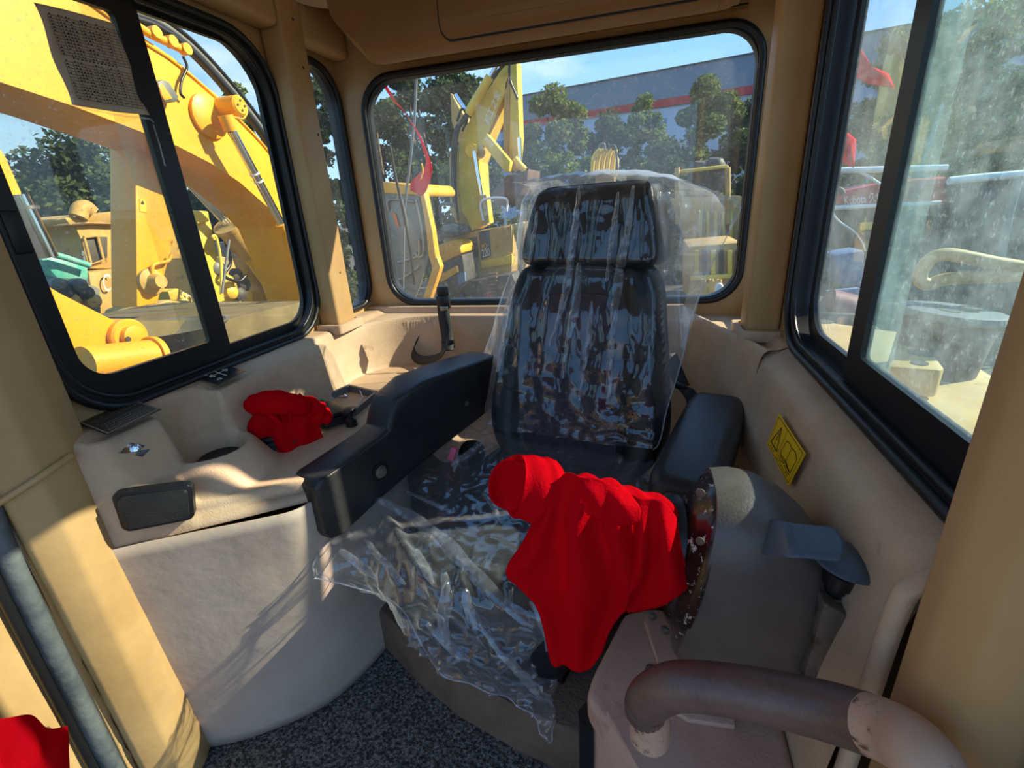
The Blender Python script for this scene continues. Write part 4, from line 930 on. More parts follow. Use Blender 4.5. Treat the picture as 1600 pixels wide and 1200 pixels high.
drape('cloth_flap', [Y([(985, 770, .585), (1010, 778, .585), (1035, 782, .59), (1050, 800, .60), (1058, 815, .61)]),
                     Y([(990, 820, .575), (1010, 825, .572), (1035, 830, .575), (1056, 840, .585), (1064, 850, .60)]),
                     Y([(985, 880, .575), (1005, 885, .57), (1030, 880, .572), (1058, 875, .58), (1070, 880, .59)]),
                     Y([(968, 935, .58), (995, 930, .575), (1025, 920, .572), (1055, 905, .575), (1074, 900, .585)]),
                     Y([(972, 950, .58), (1000, 957, .575), (1032, 947, .572), (1062, 925, .575), (1082, 914, .585)])], rc, 0.008, freq=12)
drape('cloth_lap', [Y([(893, 745, .56), (925, 748, .555), (955, 758, .56), (985, 770, .57)]), Y([(905, 768, .548), (935, 775, .545), (965, 785, .55), (1000, 795, .56)]), Y([(915, 800, .548), (945, 815, .545), (975, 820, .55), (1000, 812, .56)])], rc, 0.004, freq=9)
# small red cloth over the joystick
rl = empty('red_cloth', W('z', .82, 450, 690), 'small red cloth tied over the left joystick on the side console', 'cloth', 'red cloths tied on the controls')
X = lambda pts: [WP(px, py, Vector((-0.93, 0.90, 0)) + FN * d, FN) for px, py, d in pts]
wrap('wrapped_knob', X([(394, 632, 0.0), (398, 632, 0.005), (420, 629, 0.02), (450, 631, 0.02), (474, 636, 0.005), (484, 640, -0.01)]), [0.018, 0.028, 0.033, 0.032, 0.027, 0.010], rl, ry=0.9, amp=0.002)
wrap('wrapped_tail', X([(462, 625, -0.02), (485, 637, -0.02), (500, 648, -0.02), (517, 655, -0.02)]), [0.022, 0.034, 0.034, 0.016], rl, ry=0.8, amp=0.005)
drape('hanging_cloth', [X([(404, 636, 0.0), (420, 638, 0.012), (445, 638, 0.016), (468, 638, 0.012), (496, 640, -0.01)]), X([(386, 667, 0.0), (413, 668, 0.022), (445, 670, 0.028), (474, 668, 0.018), (500, 668, 0.0)]),
                        X([(398, 695, 0.01), (418, 698, 0.035), (448, 698, 0.045), (475, 695, 0.03), (505, 684, 0.01)]), X([(421, 727, 0.03), (436, 721, 0.045), (462, 716, 0.055), (485, 706, 0.04), (512, 692, 0.02)])], rl, 0.006, freq=17, dirn=(0.5, -0.8, 0))
for k, (px, py) in enumerate(((428, 650), (440, 650), (452, 649), (424, 655))): tube('fringe_strand', X([(px - 6, py - 8, 0.035), (px, py, 0.042), (px + 3, py + 8, 0.04)]), 0.0022, M['red_cloth'], rl, 6, 4)
wrap('knotted_end', X([(420, 648, 0.045), (430, 655, 0.05), (439, 664, 0.048)]), [0.006, 0.0065, 0.007], rl, amp=0.001)
# red cloth on the door handle, lower left
Xc = lambda pts: [W('x', x, px, py) for px, py, x in pts]
rd = empty('red_cloth', W('x', -1.0, 40, 1160), 'red cloth with a frayed edge hanging on the left door, bottom left corner', 'cloth', 'red cloths tied on the controls')
drape('hanging_cloth', [Xc([(-40, 1125, -1.0), (10, 1122, -1.0), (48, 1117, -1.01), (75, 1138, -1.01), (103, 1134, -1.02)]), Xc([(-45, 1165, -0.99), (10, 1160, -0.99), (50, 1158, -1.0), (78, 1166, -1.0), (105, 1165, -1.01)]), Xc([(-45, 1230, -0.98), (10, 1230, -0.985), (50, 1230, -0.99), (80, 1228, -1.0), (109, 1225, -1.01)])], rd, 0.005, freq=14, dirn=(1, 0, 0))
tube('door_handle', [W('x', -1.075, -40, 1120), W('x', -1.03, -30, 1128), W('x', -1.03, 60, 1150), W('x', -1.075, 70, 1145)], 0.010, M['black'], rd, 10)

# ================================================================== RIGHT CONSOLE, CONTROL POD, RAIL
rcn = [(0.035, 0.80), (-0.02, 0.775), (-0.070, 0.62), (-0.076, 0.575), (-0.05, 0.545), (0.03, 0.49), (0.10, 0.42), (0.238, 0.415), (0.238, 0.80)]
rcon = empty('right_console', (0.08, 0.6, FZ), 'pinkish beige moulded console under the control pod at the right', 'console')
prism('console_body', [Vector((x, y, FZ + 0.005)) for x, y in rcn], (0, 0, 0.468), M['liner_pink'], rcon, bev=0.018, seg=4)
for px, py in ((1018, 1047),): 
    c = W('z', 0.553, px, py); lathe('screw', [(0.011, 0), (0.011, 0.002), (0.007, 0.004), (0.001, 0.0045)], c, (0, 0, 1), M['pod'], rcon, 16)
prism('kick_panel', [Vector((x, y, FZ + 0.005)) for x, y in ((-0.078, 0.60), (-0.090, 0.58), (-0.085, 0.56), (-0.06, 0.55))], (0, 0, 0.42), M['black'], rcon)
pod = empty('control_pod', W('y', .65, 1180, 950), 'brown grey control lever housing with a chipped black metal rim', 'control pod')
def build_pod():
    # rings between the rim (towards the seat) and the far end
    rimpx = [(1086, 744), (1104, 762), (1112, 800), (1112, 850), (1102, 900), (1082, 940), (1062, 955), (1056, 930), (1060, 880), (1063, 820), (1070, 770)]
    ax = Vector((1, 0.12, -0.06)).normalized()
    def ring(c, sy, sz, x, k=32, flat=0.0, p=2.6, tilt=0.0):
        out = []
        for j in range(k):
            a = 2 * math.pi * j / k; q, w = math.cos(a), math.sin(a); f = (abs(q) ** p + abs(w) ** p) ** (-1 / p)
            y = q * f * sy; z = w * f * sz; out.append(Vector((c[0] + x + tilt * z, c[1] + y, c[2] + z)))
        return out
    c0 = Vector((0.088, 0.665, 0.825))
    spec = [(-0.018, 0.078, 0.103, 0.0, 'r'), (0.0, 0.098, 0.122, 0, 'r'), (0.012, 0.104, 0.128, 0, 'r')]
    def loft(nm, rings, m, par, cap=True):
        vs = [v for r in rings for v in r]; k = len(rings[0]); fs = [(i * k + j, i * k + (j + 1) % k, (i + 1) * k + (j + 1) % k, (i + 1) * k + j) for i in range(len(rings) - 1) for j in range(k)]
        if cap: fs += [tuple(range(k))[::-1], tuple((len(rings) - 1) * k + j for j in range(k))]
        bm = bmesh.new(); bv = [bm.verts.new(v) for v in vs]
        for f in fs: bm.faces.new([bv[i] for i in f])
        return sharp(from_bm(nm, bm, m, par), 50)
    T = 0.16
    # body: upper drum blending into a tall skirt that stands on the console
    def body(x, ytop, hy, ztop, zbot, p=3.2): 
        c = Vector((0.088, 0.665, (ztop + zbot) / 2)); return ring(c, hy, (ztop - zbot) / 2, x, 40, p=p, tilt=T)
    loft('housing', [body(-0.004, 0, 0.098, 0.945, 0.65), body(0.02, 0, 0.102, 0.95, 0.61), body(0.05, 0, 0.105, 0.945, 0.585), body(0.09, 0, 0.104, 0.925, 0.560), body(0.125, 0, 0.100, 0.895, 0.555), body(0.150, 0, 0.092, 0.862, 0.560), body(0.162, 0, 0.078, 0.835, 0.575)], M['pod'], pod)
    def rr_(x, hy, hz, cz=0.805): return ring(Vector((0.088, 0.665, cz)), hy, hz, x, 40, p=2.4, tilt=T)
    rim = loft('rim', [rr_(-0.030, 0.066, 0.094), rr_(-0.028, 0.074, 0.102), rr_(-0.020, 0.084, 0.116), rr_(-0.012, 0.090, 0.124), rr_(-0.008, 0.100, 0.134), rr_(0.000, 0.103, 0.138), rr_(0.004, 0.098, 0.134)], M['chipped'], pod)
    for px, py, yy in ((1094, 845, 0.585), (1095, 770, 0.60), (1082, 905, 0.60)):
        c = W('y', yy - 0.012, px, py); lathe('rivet', [(0.006, 0), (0.006, 0.002), (0.003, 0.004), (0.001, 0.0042)], c, (-0.3, -1, 0.1), M['bucket'], rim, 14)
    # black disc behind the wrapped handle
    c = Vector((0.055, 0.665, 0.83)); d = Vector((-1, -0.15, 0.16)); lathe('disc', [(0.068, -0.006), (0.074, 0.0), (0.074, 0.012), (0.068, 0.020), (0.03, 0.026), (0.02, 0.04), (0.02, 0.07)], c, d, M['rubber'], pod, 36)
    # base flange with bolts
    fl = prism('base_flange', [Vector((x, y, 0.553)) for x, y in ((0.022, 0.765), (0.018, 0.745), (0.050, 0.64), (0.066, 0.575), (0.09, 0.565), (0.16, 0.57), (0.16, 0.765))], (0, 0, 0.012), M['liner_pink'], pod, 0.004)
    for px, py in ((1018, 963), (1038, 985)): lathe('bolt', [(0.008, 0), (0.008, 0.004), (0.001, 0.006)], W('z', .566, px, py), (0, 0, 1), M['steel'], fl, 12)
    # thumb lever
    P = Y([(1188, 836, .60), (1225, 842, .565), (1255, 845, .56), (1285, 848, .56), (1308, 850, .56), (1318, 853, .56)]); wd = [0.026, 0.024, 0.022, 0.022, 0.021, 0.010]; Gd = []
    for p, w_ in zip(P, wd): Gd.append((p, w_))
    vs = []; fs = []
    Pn = spline([list(p) + [w_] for p, w_ in Gd], 8); k = 28
    for q in Pn:
        for j in range(k):
            a = 2 * math.pi * j / k; vs.append(Vector(q[:3]) + Vector((0, -0.3, 1)).normalized() * (0.0065 * math.sin(a)) + Vector((0.05, 1, 0.3)).normalized() * (q[3] * 1.15 * math.cos(a)))
    N = len(Pn); fs = [(i * k + j, i * k + (j + 1) % k, (i + 1) * k + (j + 1) % k, (i + 1) * k + j) for i in range(N - 1) for j in range(k)] + [tuple(range(k))[::-1], tuple((N - 1) * k + j for j in range(k))]
    mesh('thumb_lever', vs, fs, M['pod_grey'], pod)
    # square mount bracket behind the housing
    br = prism('bracket', [W('y', .555, px, py) for px, py in ((1288, 942), (1330, 965), (1326, 985), (1290, 1072), (1253, 1066))], (-0.0, 0.05, 0), M['bracket'], pod, 0.004)
    prism('bracket_top', [W('y', .60, px, py) for px, py in ((1258, 872), (1282, 880), (1326, 955), (1318, 968), (1290, 945), (1262, 930))], (0, 0.05, 0), M['mach_grey'], pod, 0.003)
    c = W('y', .55, 1334, 966); lathe('hex_bolt', [(0.012, 0), (0.012, 0.01), (0.001, 0.011)], c, (1, -0.1, 0), M['steel'], br, 6)
    return pod
build_pod()
# mushroom knob on the stem
c = W('y', .585, 1296, 940); top = W('y', .585, 1322, 878); ax = (top - c).normalized()
mk = empty('mushroom_knob', c, 'slate grey mushroom knob on a short black stem beside the thumb lever', 'knob')
lathe('stem', [(0.010, -0.01), (0.010, 0.02), (0.013, 0.022), (0.013, 0.030), (0.018, 0.032), (0.019, 0.052), (0.014, 0.056)], c, ax, M['black'], mk, 20)
lathe('collar', [(0.012, 0.0), (0.0125, 0.012), (0.011, 0.014)], c, ax, M['steel'], mk, 20)
lathe('cap', [(0.012, -0.006), (0.034, 0.000), (0.040, 0.004), (0.040, 0.008), (0.034, 0.013), (0.018, 0.017), (0.001, 0.018)], top - ax * 0.004, ax, M['pod_grey'], mk, 32)
# worn grab rail in front
rl_ = empty('grab_rail', (0.18, 0.46, 0.6), 'worn brown bent tubular grab rail with bare beige ends in the lower right corner', 'grab rail')
pth = [W('y', .475, 1016, 1128), W('y', .468, 1008, 1105), W('y', .462, 1022, 1086), W('y', .455, 1060, 1072), W('y', .44, 1140, 1078), W('y', .42, 1240, 1098), W('y', .395, 1330, 1122), W('y', .365, 1400, 1150), W('y', .335, 1440, 1185), W('y', .315, 1465, 1240), W('y', .30, 1480, 1300)]
P = [Vector(p) for p in spline(pth, 8)]; cut = 52
tube('grip', P[6:cut], 0.0285, M['rail'], rl_, 22, 0, scale=[0.97, 1, 1, 1, 1, 1, 0.98]); tube('rail_tube', P[cut - 2:], 0.0275, M['rail_bare'], rl_, 22, 0)
tube('rail_end', [P[0] + Vector((0, 0, -0.03))] + P[:8], 0.0275, M['rail_bare'], rl_, 22, 0)
# warning sticker on the slanted wall
n_ = Vector((-1, 0, 0.16)).normalized(); p0 = Vector((0.262, 0.9, 0.89))
cs = [WP(px, py, p0, n_) for px, py in ((1199, 694), (1218, 647), (1259, 709), (1233, 760))]
ws = empty('warning_sticker', cs[3], 'yellow warning sticker with a triangle and an open book on the right wall', 'sticker')
prism('sticker_sheet', [p + n_ * 0.001 for p in cs], -n_ * 0.0012, M['warn'], ws); c2 = [p + n_ * 0.0012 for p in cs]
# sheet axes: u from bottom-left edge to top, v along the long side
strokes('sticker_border', c2, [[(0.05, 0.04), (0.95, 0.04), (0.95, 0.96), (0.05, 0.96), (0.05, 0.04)], [(0.05, 0.42), (0.95, 0.42)]], 0.0011, M['ink'], ws, 0.0004)
strokes('triangle', c2, [[(0.22, 0.10), (0.82, 0.235), (0.22, 0.37), (0.22, 0.10)]], 0.0028, M['ink'], ws, 0.0005)
strokes('exclamation', c2, [[(0.42, 0.235), (0.66, 0.235)], [(0.30, 0.235), (0.34, 0.235)]], 0.003, M['ink'], ws, 0.0006)
strokes('book', c2, [[(0.30, 0.48), (0.72, 0.50), (0.78, 0.60), (0.74, 0.69), (0.34, 0.69)], [(0.74, 0.69), (0.78, 0.80), (0.70, 0.90), (0.26, 0.90), (0.34, 0.69), (0.30, 0.48)], [(0.24, 0.46), (0.18, 0.56), (0.26, 0.70), (0.18, 0.80), (0.22, 0.92)], [(0.28, 0.52), (0.26, 0.62), (0.32, 0.70), (0.26, 0.80), (0.26, 0.88)]], 0.0016, M['ink'], ws, 0.0005)
strokes('small_print', c2, [[(0.10, 0.14 + k * 0.07), (0.15, 0.14 + k * 0.07)] for k in (0, 1, 2)] + [[(0.10, 0.47 + k * 0.055), (0.15, 0.47 + k * 0.055)] for k in range(8)], 0.003, M['ink'], ws, 0.0005)

# ================================================================== OUTSIDE
GZ = -1.4
g_ = st(mesh('floor', [(-120, -60, GZ), (120, -60, GZ), (120, 160, GZ), (-120, 160, GZ)], [(0, 1, 2, 3)], M['dirt_ground'], None, False)); g_.name = 'floor_yard'
def sl(nm, ax, val, pts, depth, m, par, bev=0.01):
    ext = Vector((0, 0, 0)); ext['xyz'.index(ax)] = depth; return prism(nm, WL(ax, val, pts), ext, M[m] if isinstance(m, str) else m, par, bev)
def tubp(nm, ax, val, pts, r, m, par, k=10, n=6): return tube(nm, WL(ax, val, pts), r, M[m], par, k, n)
def lathp(nm, ax, val, px, py, prof, m, par, d=None, k=28):
    a = {'x': Vector((1, 0, 0)), 'y': Vector((0, -1, 0))}[ax] if d is None else d
    return lathe(nm, prof, W(ax, val, px, py), a, M[m], par, k)

# ---- big yellow excavator close by on the left
ex1 = empty('excavator', (-3.8, 3.0, GZ), 'large yellow excavator arm filling the left window, with work light and chrome ram', 'excavator')
up = [(-140, -210), (60, -60), (215, 53), (270, 90), (340, 150), (417, 230), (462, 300), (500, 390), (530, 520)]
lo = [(500, 520), (470, 420), (445, 352), (420, 325), (375, 285), (333, 257), (277, 228), (213, 203), (113, 165), (0, 128), (-140, 80)]
bo = sl('boom', 'x', -3.4, up + lo, -0.55, 'yellow', ex1, 0.012)
tube('boom_edge_weld', [p + Vector((0.004, 0, -0.03)) for p in WL('x', -3.4, up[1:-1])], 0.012, M['yellow'], bo, 8)
lathp('pin_boss', 'x', -3.4, 324, 182, [(0.16, 0), (0.16, 0.03), (0.12, 0.05), (0.001, 0.05)], 'yellow', ex1)
lathp('pin', 'x', -3.4, 340, 170, [(0.075, 0), (0.075, 0.22), (0.06, 0.235), (0.001, 0.235)], 'yellow', ex1)
for k in range(4):
    a = k * math.pi / 2; q = W('x', -3.4, 340, 170) + Vector((0.235, 0, 0)) + Vector((0, math.cos(a) * 0.035, math.sin(a) * 0.035)); lathe('pin_bolt', [(0.008, -0.04), (0.008, 0.008), (0.001, 0.008)], q, (1, 0, 0), M['mach_dark'], ex1, 8)
cy = WL('x', -3.22, [(352, 180), (362, 205), (402, 292), (440, 350), (470, 410)])
rod('ram_eye', cy[0], cy[1], 0.055, M['yellow'], ex1); rod('chrome_ram', cy[1], cy[3], 0.036, M['chrome'], ex1); rod('ram_barrel', cy[3], cy[4] + (cy[4] - cy[3]) * 2, 0.06, M['yellow'], ex1)
for k in (0.42, 0.5): 
    q = cy[1].lerp(cy[3], k); rod('ram_clip', q, q + (cy[3] - cy[1]).normalized() * 0.012, 0.042, M['white'], ex1)
tubp('guard_loop', 'x', -3.2, [(362, 162), (378, 163), (386, 172), (380, 185), (362, 182)], 0.008, 'yellow', ex1, 8)
for off, m_, r_ in ((0, 'black', 0.035), (9, 'mach_grey', 0.022), (18, 'black', 0.02)):
    tubp('hydraulic_hose', 'x', -3.55, [(205, 28 - off * 1.2), (250, 45 - off * 1.1), (300, 82 - off), (350, 135 - off), (395, 190 - off), (430, 240 - off)], r_, m_, ex1)
tubp('hose_pipe', 'x', -3.38, [(200, 30), (232, 52), (262, 66), (285, 78)], 0.028, 'yellow', ex1)
for px, py in ((236, 52), (262, 66), (284, 78)): lathp('pipe_joint', 'x', -3.40, px, py, [(0.038, 0), (0.038, 0.06), (0.001, 0.06)], 'yellow', ex1, k=16)
tubp('lamp_cable', 'x', -3.36, [(286, 88), (292, 105), (284, 125), (282, 145), (288, 153)], 0.010, 'black', ex1)
lc = [(246, 128), (254, 124), (264, 128), (280, 151), (276, 159), (258, 160), (252, 150)]
la = sl('work_light', 'x', -3.30, lc, -0.08, 'mach_grey', ex1, 0.008)
sl('light_lens', 'x', -3.292, [(248, 131), (254, 131), (270, 154), (258, 157), (253, 149)], -0.01, mat('amber_lens', (214, 160, 60), 0.2), la, 0.002)
# upright arm plate below the boom
col = sl('stick', 'x', -3.75, [(211, 170), (236, 190), (262, 250), (283, 330), (270, 378), (247, 474), (214, 480)], -0.27, 'yellow', ex1, 0.012)
lathp('pin', 'x', -3.75, 234, 440, [(0.10, 0), (0.10, 0.03), (0.06, 0.05), (0.05, 0.12), (0.001, 0.12)], 'tan', ex1, k=20)
tubp('grab_bar', 'x', -3.7, [(238, 430), (240, 414), (262, 408), (268, 398)], 0.014, 'yellow', ex1)
sl('warning_label', 'x', -3.745, [(218, 310), (228, 312), (229, 332), (219, 330)], -0.004, 'warn', ex1, 0); sl('label_mark', 'x', -3.74, [(220, 318), (226, 319), (223, 313)], -0.002, 'ink', ex1, 0)
# linkage and bucket ram low at the left
lk = empty('excavator_linkage', W('x', -2.6, 200, 530), 'yellow bucket linkage with round pin ends low in the left window', 'excavator linkage')
sl('link_arm', 'x', -2.65, [(40, 420), (92, 462), (172, 502), (196, 505), (216, 520), (214, 540), (196, 552), (150, 545), (120, 575), (60, 560)], -0.28, 'yellow', lk, 0.012)
lathp('pin_boss', 'x', -2.65, 197, 526, [(0.095, -0.1), (0.095, 0.03), (0.085, 0.04), (0.06, 0.04), (0.058, 0.07), (0.04, 0.075), (0.001, 0.076)], 'yellow', lk); lathp('pin_hole', 'x', -2.575, 200, 530, [(0.014, 0), (0.014, 0.003), (0.001, 0.003)], 'mach_dark', lk, k=12)
a, b = W('x', -2.5, 130, 570), W('x', -2.5, 236, 556); rod('tube_end', a, b, 0.085, M['yellow'], lk, 28); lathe('tube_cap', [(0.10, 0), (0.10, 0.03), (0.001, 0.03)], b, (b - a), M['yellow'], lk, 28)
sl('web_plate', 'x', -2.75, [(0, 230), (10, 245), (36, 303), (30, 308), (62, 395), (55, 410), (20, 380), (-30, 260)], -0.2, 'yellow', lk, 0.01)
rod('chrome_ram', W('x', -2.7, 28, 304), W('x', -2.7, 76, 402), 0.038, M['chrome'], lk); rod('ram_ring', W('x', -2.7, 38, 322), W('x', -2.7, 40, 327), 0.05, M['steel'], lk)
bw = lathe('washing_bowl', [(0.10, 0.0), (0.30, 0.18), (0.31, 0.19), (0.29, 0.19), (0.09, 0.015)], W('x', -2.75, 283, 556), (0, 0, 1), M['tray'], None, 32, cap=False)
tag(bw, 'pale grey open basin on the machine deck beside the linkage', 'basin')
sl('deck_plate', 'x', -2.9, [(100, 520), (210, 500), (360, 500), (470, 470), (500, 520), (420, 600), (100, 640)], -1.6, mat('shaded_deck_tan', (122, 108, 74), 0.8, var=(96, 84, 58)), lk, 0.01)  # deck tan darkened, its shade painted into the base colour

# ---- tan dozer with square cab further back on the left
dz = empty('bulldozer', (-7.2, 5.5, GZ), 'dusty tan bulldozer with square cab seen behind the yellow arm', 'bulldozer')
Xd = -7.0
sl('cab_roof', 'x', Xd, [(100, 340), (180, 330), (300, 330), (300, 348), (180, 350), (110, 352)], -1.4, 'tan', dz, 0.03)
sl('cab_body', 'x', Xd - 0.1, [(112, 350), (180, 348), (300, 350), (300, 420), (142, 420), (130, 405), (128, 370)], -1.2, 'tan', dz, 0.02)
sl('window', 'x', Xd - 0.08, [(133, 372), (152, 370), (161, 405), (142, 412)], -0.03, 'mach_dark', dz, 0.005); sl('window', 'x', Xd - 0.08, [(155, 370), (168, 370), (168, 402), (164, 404)], -0.03, 'mach_dark', dz, 0.005)
tubp('window_frame', 'x', Xd - 0.05, [(131, 371), (152, 369), (162, 406), (142, 413), (131, 371)], 0.02, 'tan', dz, 8, 0)
sl('engine_side', 'x', Xd + 0.1, [(138, 425), (178, 420), (300, 425), (300, 500), (160, 500), (145, 470)], -1.0, 'tan', dz, 0.03)
text_on('letter', 'C', WL('x', Xd + 0.13, [(158, 428), (171, 428), (172, 455), (160, 455)]), M['white'], dz, 0.02)
tubp('exhaust_light', 'x', Xd, [(122, 340), (126, 328), (134, 325), (142, 332)], 0.10, 'tan', dz); tubp('handrail', 'x', Xd + 0.2, [(128, 400), (130, 398), (138, 470)], 0.02, 'mach_grey', dz)
sl('track_frame', 'x', Xd + 0.3, [(120, 490), (300, 490), (330, 540), (130, 545)], -0.6, 'mach_dark', dz, 0.04)
# yellow machine body with red band behind
yb = empty('construction_machine', (-9, 5, GZ), 'lime yellow machine hood with a red side band behind the dusty dozer', 'machine')
sl('hood', 'x', -8.8, [(52, 346), (100, 352), (130, 368), (132, 388), (60, 380)], -1.2, mat('lime_yellow', (206, 206, 60), 0.5), yb, 0.05); sl('side_band', 'x', -8.75, [(60, 372), (130, 380), (132, 405), (66, 398)], -1.1, 'maroon', yb, 0.03); sl('frame', 'x', -8.9, [(66, 398), (132, 404), (132, 500), (80, 500)], -1.0, 'mach_dark', yb, 0.03)
te = empty('construction_machine', (-5.8, 4, GZ), 'teal painted machine hood between the chrome ram and the dozer', 'machine')
sl('hood', 'x', -5.6, [(62, 404), (78, 393), (100, 398), (140, 412), (142, 440), (90, 436)], -0.9, 'teal', te, 0.05); sl('engine_block', 'x', -5.5, [(78, 432), (120, 438), (158, 450), (160, 500), (110, 500)], -0.8, 'mach_grey', te, 0.03)
tubp('rail', 'x', -5.5, [(75, 396), (100, 402), (140, 415)], 0.03, 'teal', te)
for k in range(6): lathp('fitting', 'x', -5.45, 84 + k * 11, 446 + (k % 3) * 12, [(0.07, 0), (0.07, 0.08), (0.03, 0.12), (0.001, 0.12)], ('mach_grey', 'mach_dark', 'tan')[k % 3], te, k=14)
# pale motor grader in the right pane
gr = empty('wheel_loader', (-5.2, 5.6, GZ), 'pale yellow wheel loader with big lift ram behind the right half of the left window', 'wheel loader')
Xg = -5.0
a, b, c_, d_ = [W('x', Xg, *p) for p in ((296, 285), (356, 350), (392, 395), (452, 482))]
for off in (-0.05, 0.0, 0.05): rod('ram_rod', a + Vector((0, off, 0)), b + Vector((0, off, 0)), 0.022, M['chrome'], gr, 10)
rod('ram_barrel', b, c_, 0.17, M['tan'], gr, 24); rod('ram_barrel', c_, d_, 0.12, M['yellow2'], gr, 24); rod('ram_collar', b, b + (c_ - b) * 0.12, 0.19, M['tan'], gr, 24)
sl('lift_arm', 'x', Xg - 0.3, [(392, 280), (420, 310), (470, 450), (455, 480), (425, 430), (395, 340)], -0.2, 'tan', gr, 0.02)
sl('mast', 'x', Xg - 0.2, [(306, 335), (324, 330), (330, 352), (352, 470), (336, 475), (318, 400)], -0.15, 'yellow2', gr, 0.015)
sl('mast_top', 'x', Xg - 0.15, [(300, 328), (326, 330), (328, 346), (310, 350)], -0.25, 'yellow2', gr, 0.015)
sl('body', 'x', Xg - 0.7, [(345, 400), (380, 405), (450, 415), (470, 420), (470, 500), (345, 505)], -1.2, 'tan', gr, 0.03)
sl('belly_plate', 'x', Xg - 0.3, [(345, 465), (395, 455), (396, 480), (348, 490)], -0.5, 'yellow2', gr, 0.02)
sl('counterweight', 'x', Xg - 0.4, [(278, 450), (300, 462), (304, 480), (270, 478), (262, 455)], -0.5, 'yellow2', gr, 0.02)
text_on('letters', 'SD', WL('x', Xg - 0.39, [(279, 453), (300, 464), (301, 480), (280, 470)]), M['white'], gr, 0.02)
sl('cab', 'x', Xg - 1.4, [(395, 375), (470, 380), (470, 440), (400, 430)], -1.0, 'mach_grey', gr, 0.04); sl('cab_glass', 'x', Xg - 1.38, [(400, 380), (440, 384), (442, 410), (404, 405)], -0.02, 'blue_paint', gr, 0.004)
for px, py in ((338, 420), (352, 440), (366, 430), (378, 444), (358, 456), (372, 460)): lathp('fitting', 'x', Xg - 0.25, px, py, [(0.09, 0), (0.09, 0.06), (0.04, 0.10), (0.001, 0.10)], ('mach_dark', 'mach_grey', 'yellow2')[(px // 2) % 3], gr, k=14)
tubp('hose', 'x', Xg - 0.1, [(352, 375), (360, 410), (350, 430), (372, 440), (385, 430)], 0.022, 'black', gr); tubp('ladder_rail', 'x', Xg, [(335, 375), (332, 370), (338, 372), (345, 410), (346, 460)], 0.018, 'yellow2', gr)
rod('wiper_arm', W('x', Xg + 0.2, 358, 375), W('x', Xg + 0.2, 347, 458), 0.015, M['mach_grey'], gr, 8)
bd = sl('blade', 'x', -4.4, [(222, 485), (262, 468), (300, 470), (318, 492), (300, 510), (236, 512)], -0.5, 'tan', None, 0.03); tag(bd, 'small tan ripper beam lying low behind the yellow stick', 'ripper beam')

# ---- excavator behind the rear window
e2 = empty('excavator', (-4.0, 8.5, GZ), 'yellow excavator with raised folded arm standing behind the rear window', 'excavator')
Yb = 8.5
def E(nm, pts, dy, depth, m, bev=0.02, par=None): return sl(nm, 'y', Yb + dy, pts, depth, m, par or e2, bev)
b_ = E('boom', [(737, 361), (722, 330), (717, 290), (716, 240), (727, 200), (745, 165), (768, 125), (790, 92), (799, 100), (794, 135), (764, 205), (746, 252), (750, 300), (758, 350)], 0, 0.55, 'yellow2')
E('boom_shaded_side', [(722, 362), (703, 330), (702, 245), (712, 225), (716, 240), (717, 290), (722, 330), (737, 361)], 0.1, 0.3, 'tan', 0.01, b_)  # tan instead of yellow paints the boom's shaded left side
text_on('boom_lettering', '机工之家', WL('y', Yb - 0.01, [(756, 188), (774, 138), (784, 146), (764, 198)][0:1] + [(776, 140), (785, 148), (764, 199)]), M['white'], b_, 0.03)
E('stick', [(797, 95), (803, 90), (808, 95), (812, 215), (808, 262), (800, 268), (795, 262), (797, 180)], -0.1, 0.3, 'yellow2'); E('stick_shaded_flank', [(788, 130), (797, 110), (797, 262), (788, 262), (786, 200)], 0.0, 0.25, 'tan')  # the tan flank is the stick's shaded side, put in as colour
a2 = E('second_arm', [(752, 222), (760, 208), (797, 252), (795, 268), (788, 268)], -0.5, 0.2, 'yellow2', 0.01); text_on('arm_lettering', 'TSU', WL('y', Yb - 0.51, [(757, 218), (763, 212), (773, 226), (767, 232)]), M['white'], a2, 0.02)
E('far_boom', [(703, 145), (708, 148), (716, 170), (728, 188), (735, 195), (720, 235), (705, 190)], 0.9, 0.3, 'tan', 0.02)
rod('chrome_ram', W('y', Yb - 0.1, 711, 148), W('y', Yb - 0.1, 731, 178), 0.035, M['chrome'], e2, 10); rod('ram_barrel', W('y', Yb - 0.15, 731, 178), W('y', Yb - 0.15, 766, 120), 0.075, M['yellow2'], e2, 12); rod('chrome_ram', W('y', Yb - 0.15, 766, 120), W('y', Yb - 0.15, 778, 98), 0.035, M['chrome'], e2, 10)
rod('boom_ram', W('y', Yb - 0.5, 741, 236), W('y', Yb - 0.5, 753, 312), 0.035, M['chrome'], e2, 12); rod('boom_ram_barrel', W('y', Yb - 0.5, 753, 305), W('y', Yb - 0.5, 759, 352), 0.07, M['tan'], e2, 12)
lathp('boom_pin', 'y', Yb - 0.5, 737, 235, [(0.10, -0.4), (0.10, 0.02), (0.001, 0.02)], 'yellow2', e2, k=18)
rod('link_ram', W('y', Yb - 0.2, 811, 215), W('y', Yb - 0.2, 812, 255), 0.035, M['chrome'], e2, 10); tubp('link', 'y', Yb - 0.25, [(804, 248), (812, 258), (820, 266)], 0.06, 'yellow2', e2)
E('bucket', [(770, 300), (780, 285), (794, 272), (822, 270), (826, 262), (824, 282), (812, 305), (790, 322), (772, 320)], -0.6, 0.9, 'bucket', 0.03)
for k, off in enumerate((0, 5, 9)): tubp('hydraulic_hose', 'y', Yb - 0.15, [(786 + off * 0.6, 100 - off * 0.3), (760, 140 - off), (728 - off * 0.5, 185), (714 - off * 0.6, 215), (712 - off * 0.6, 300), (716, 345 - off)], 0.022, 'mach_dark', e2)
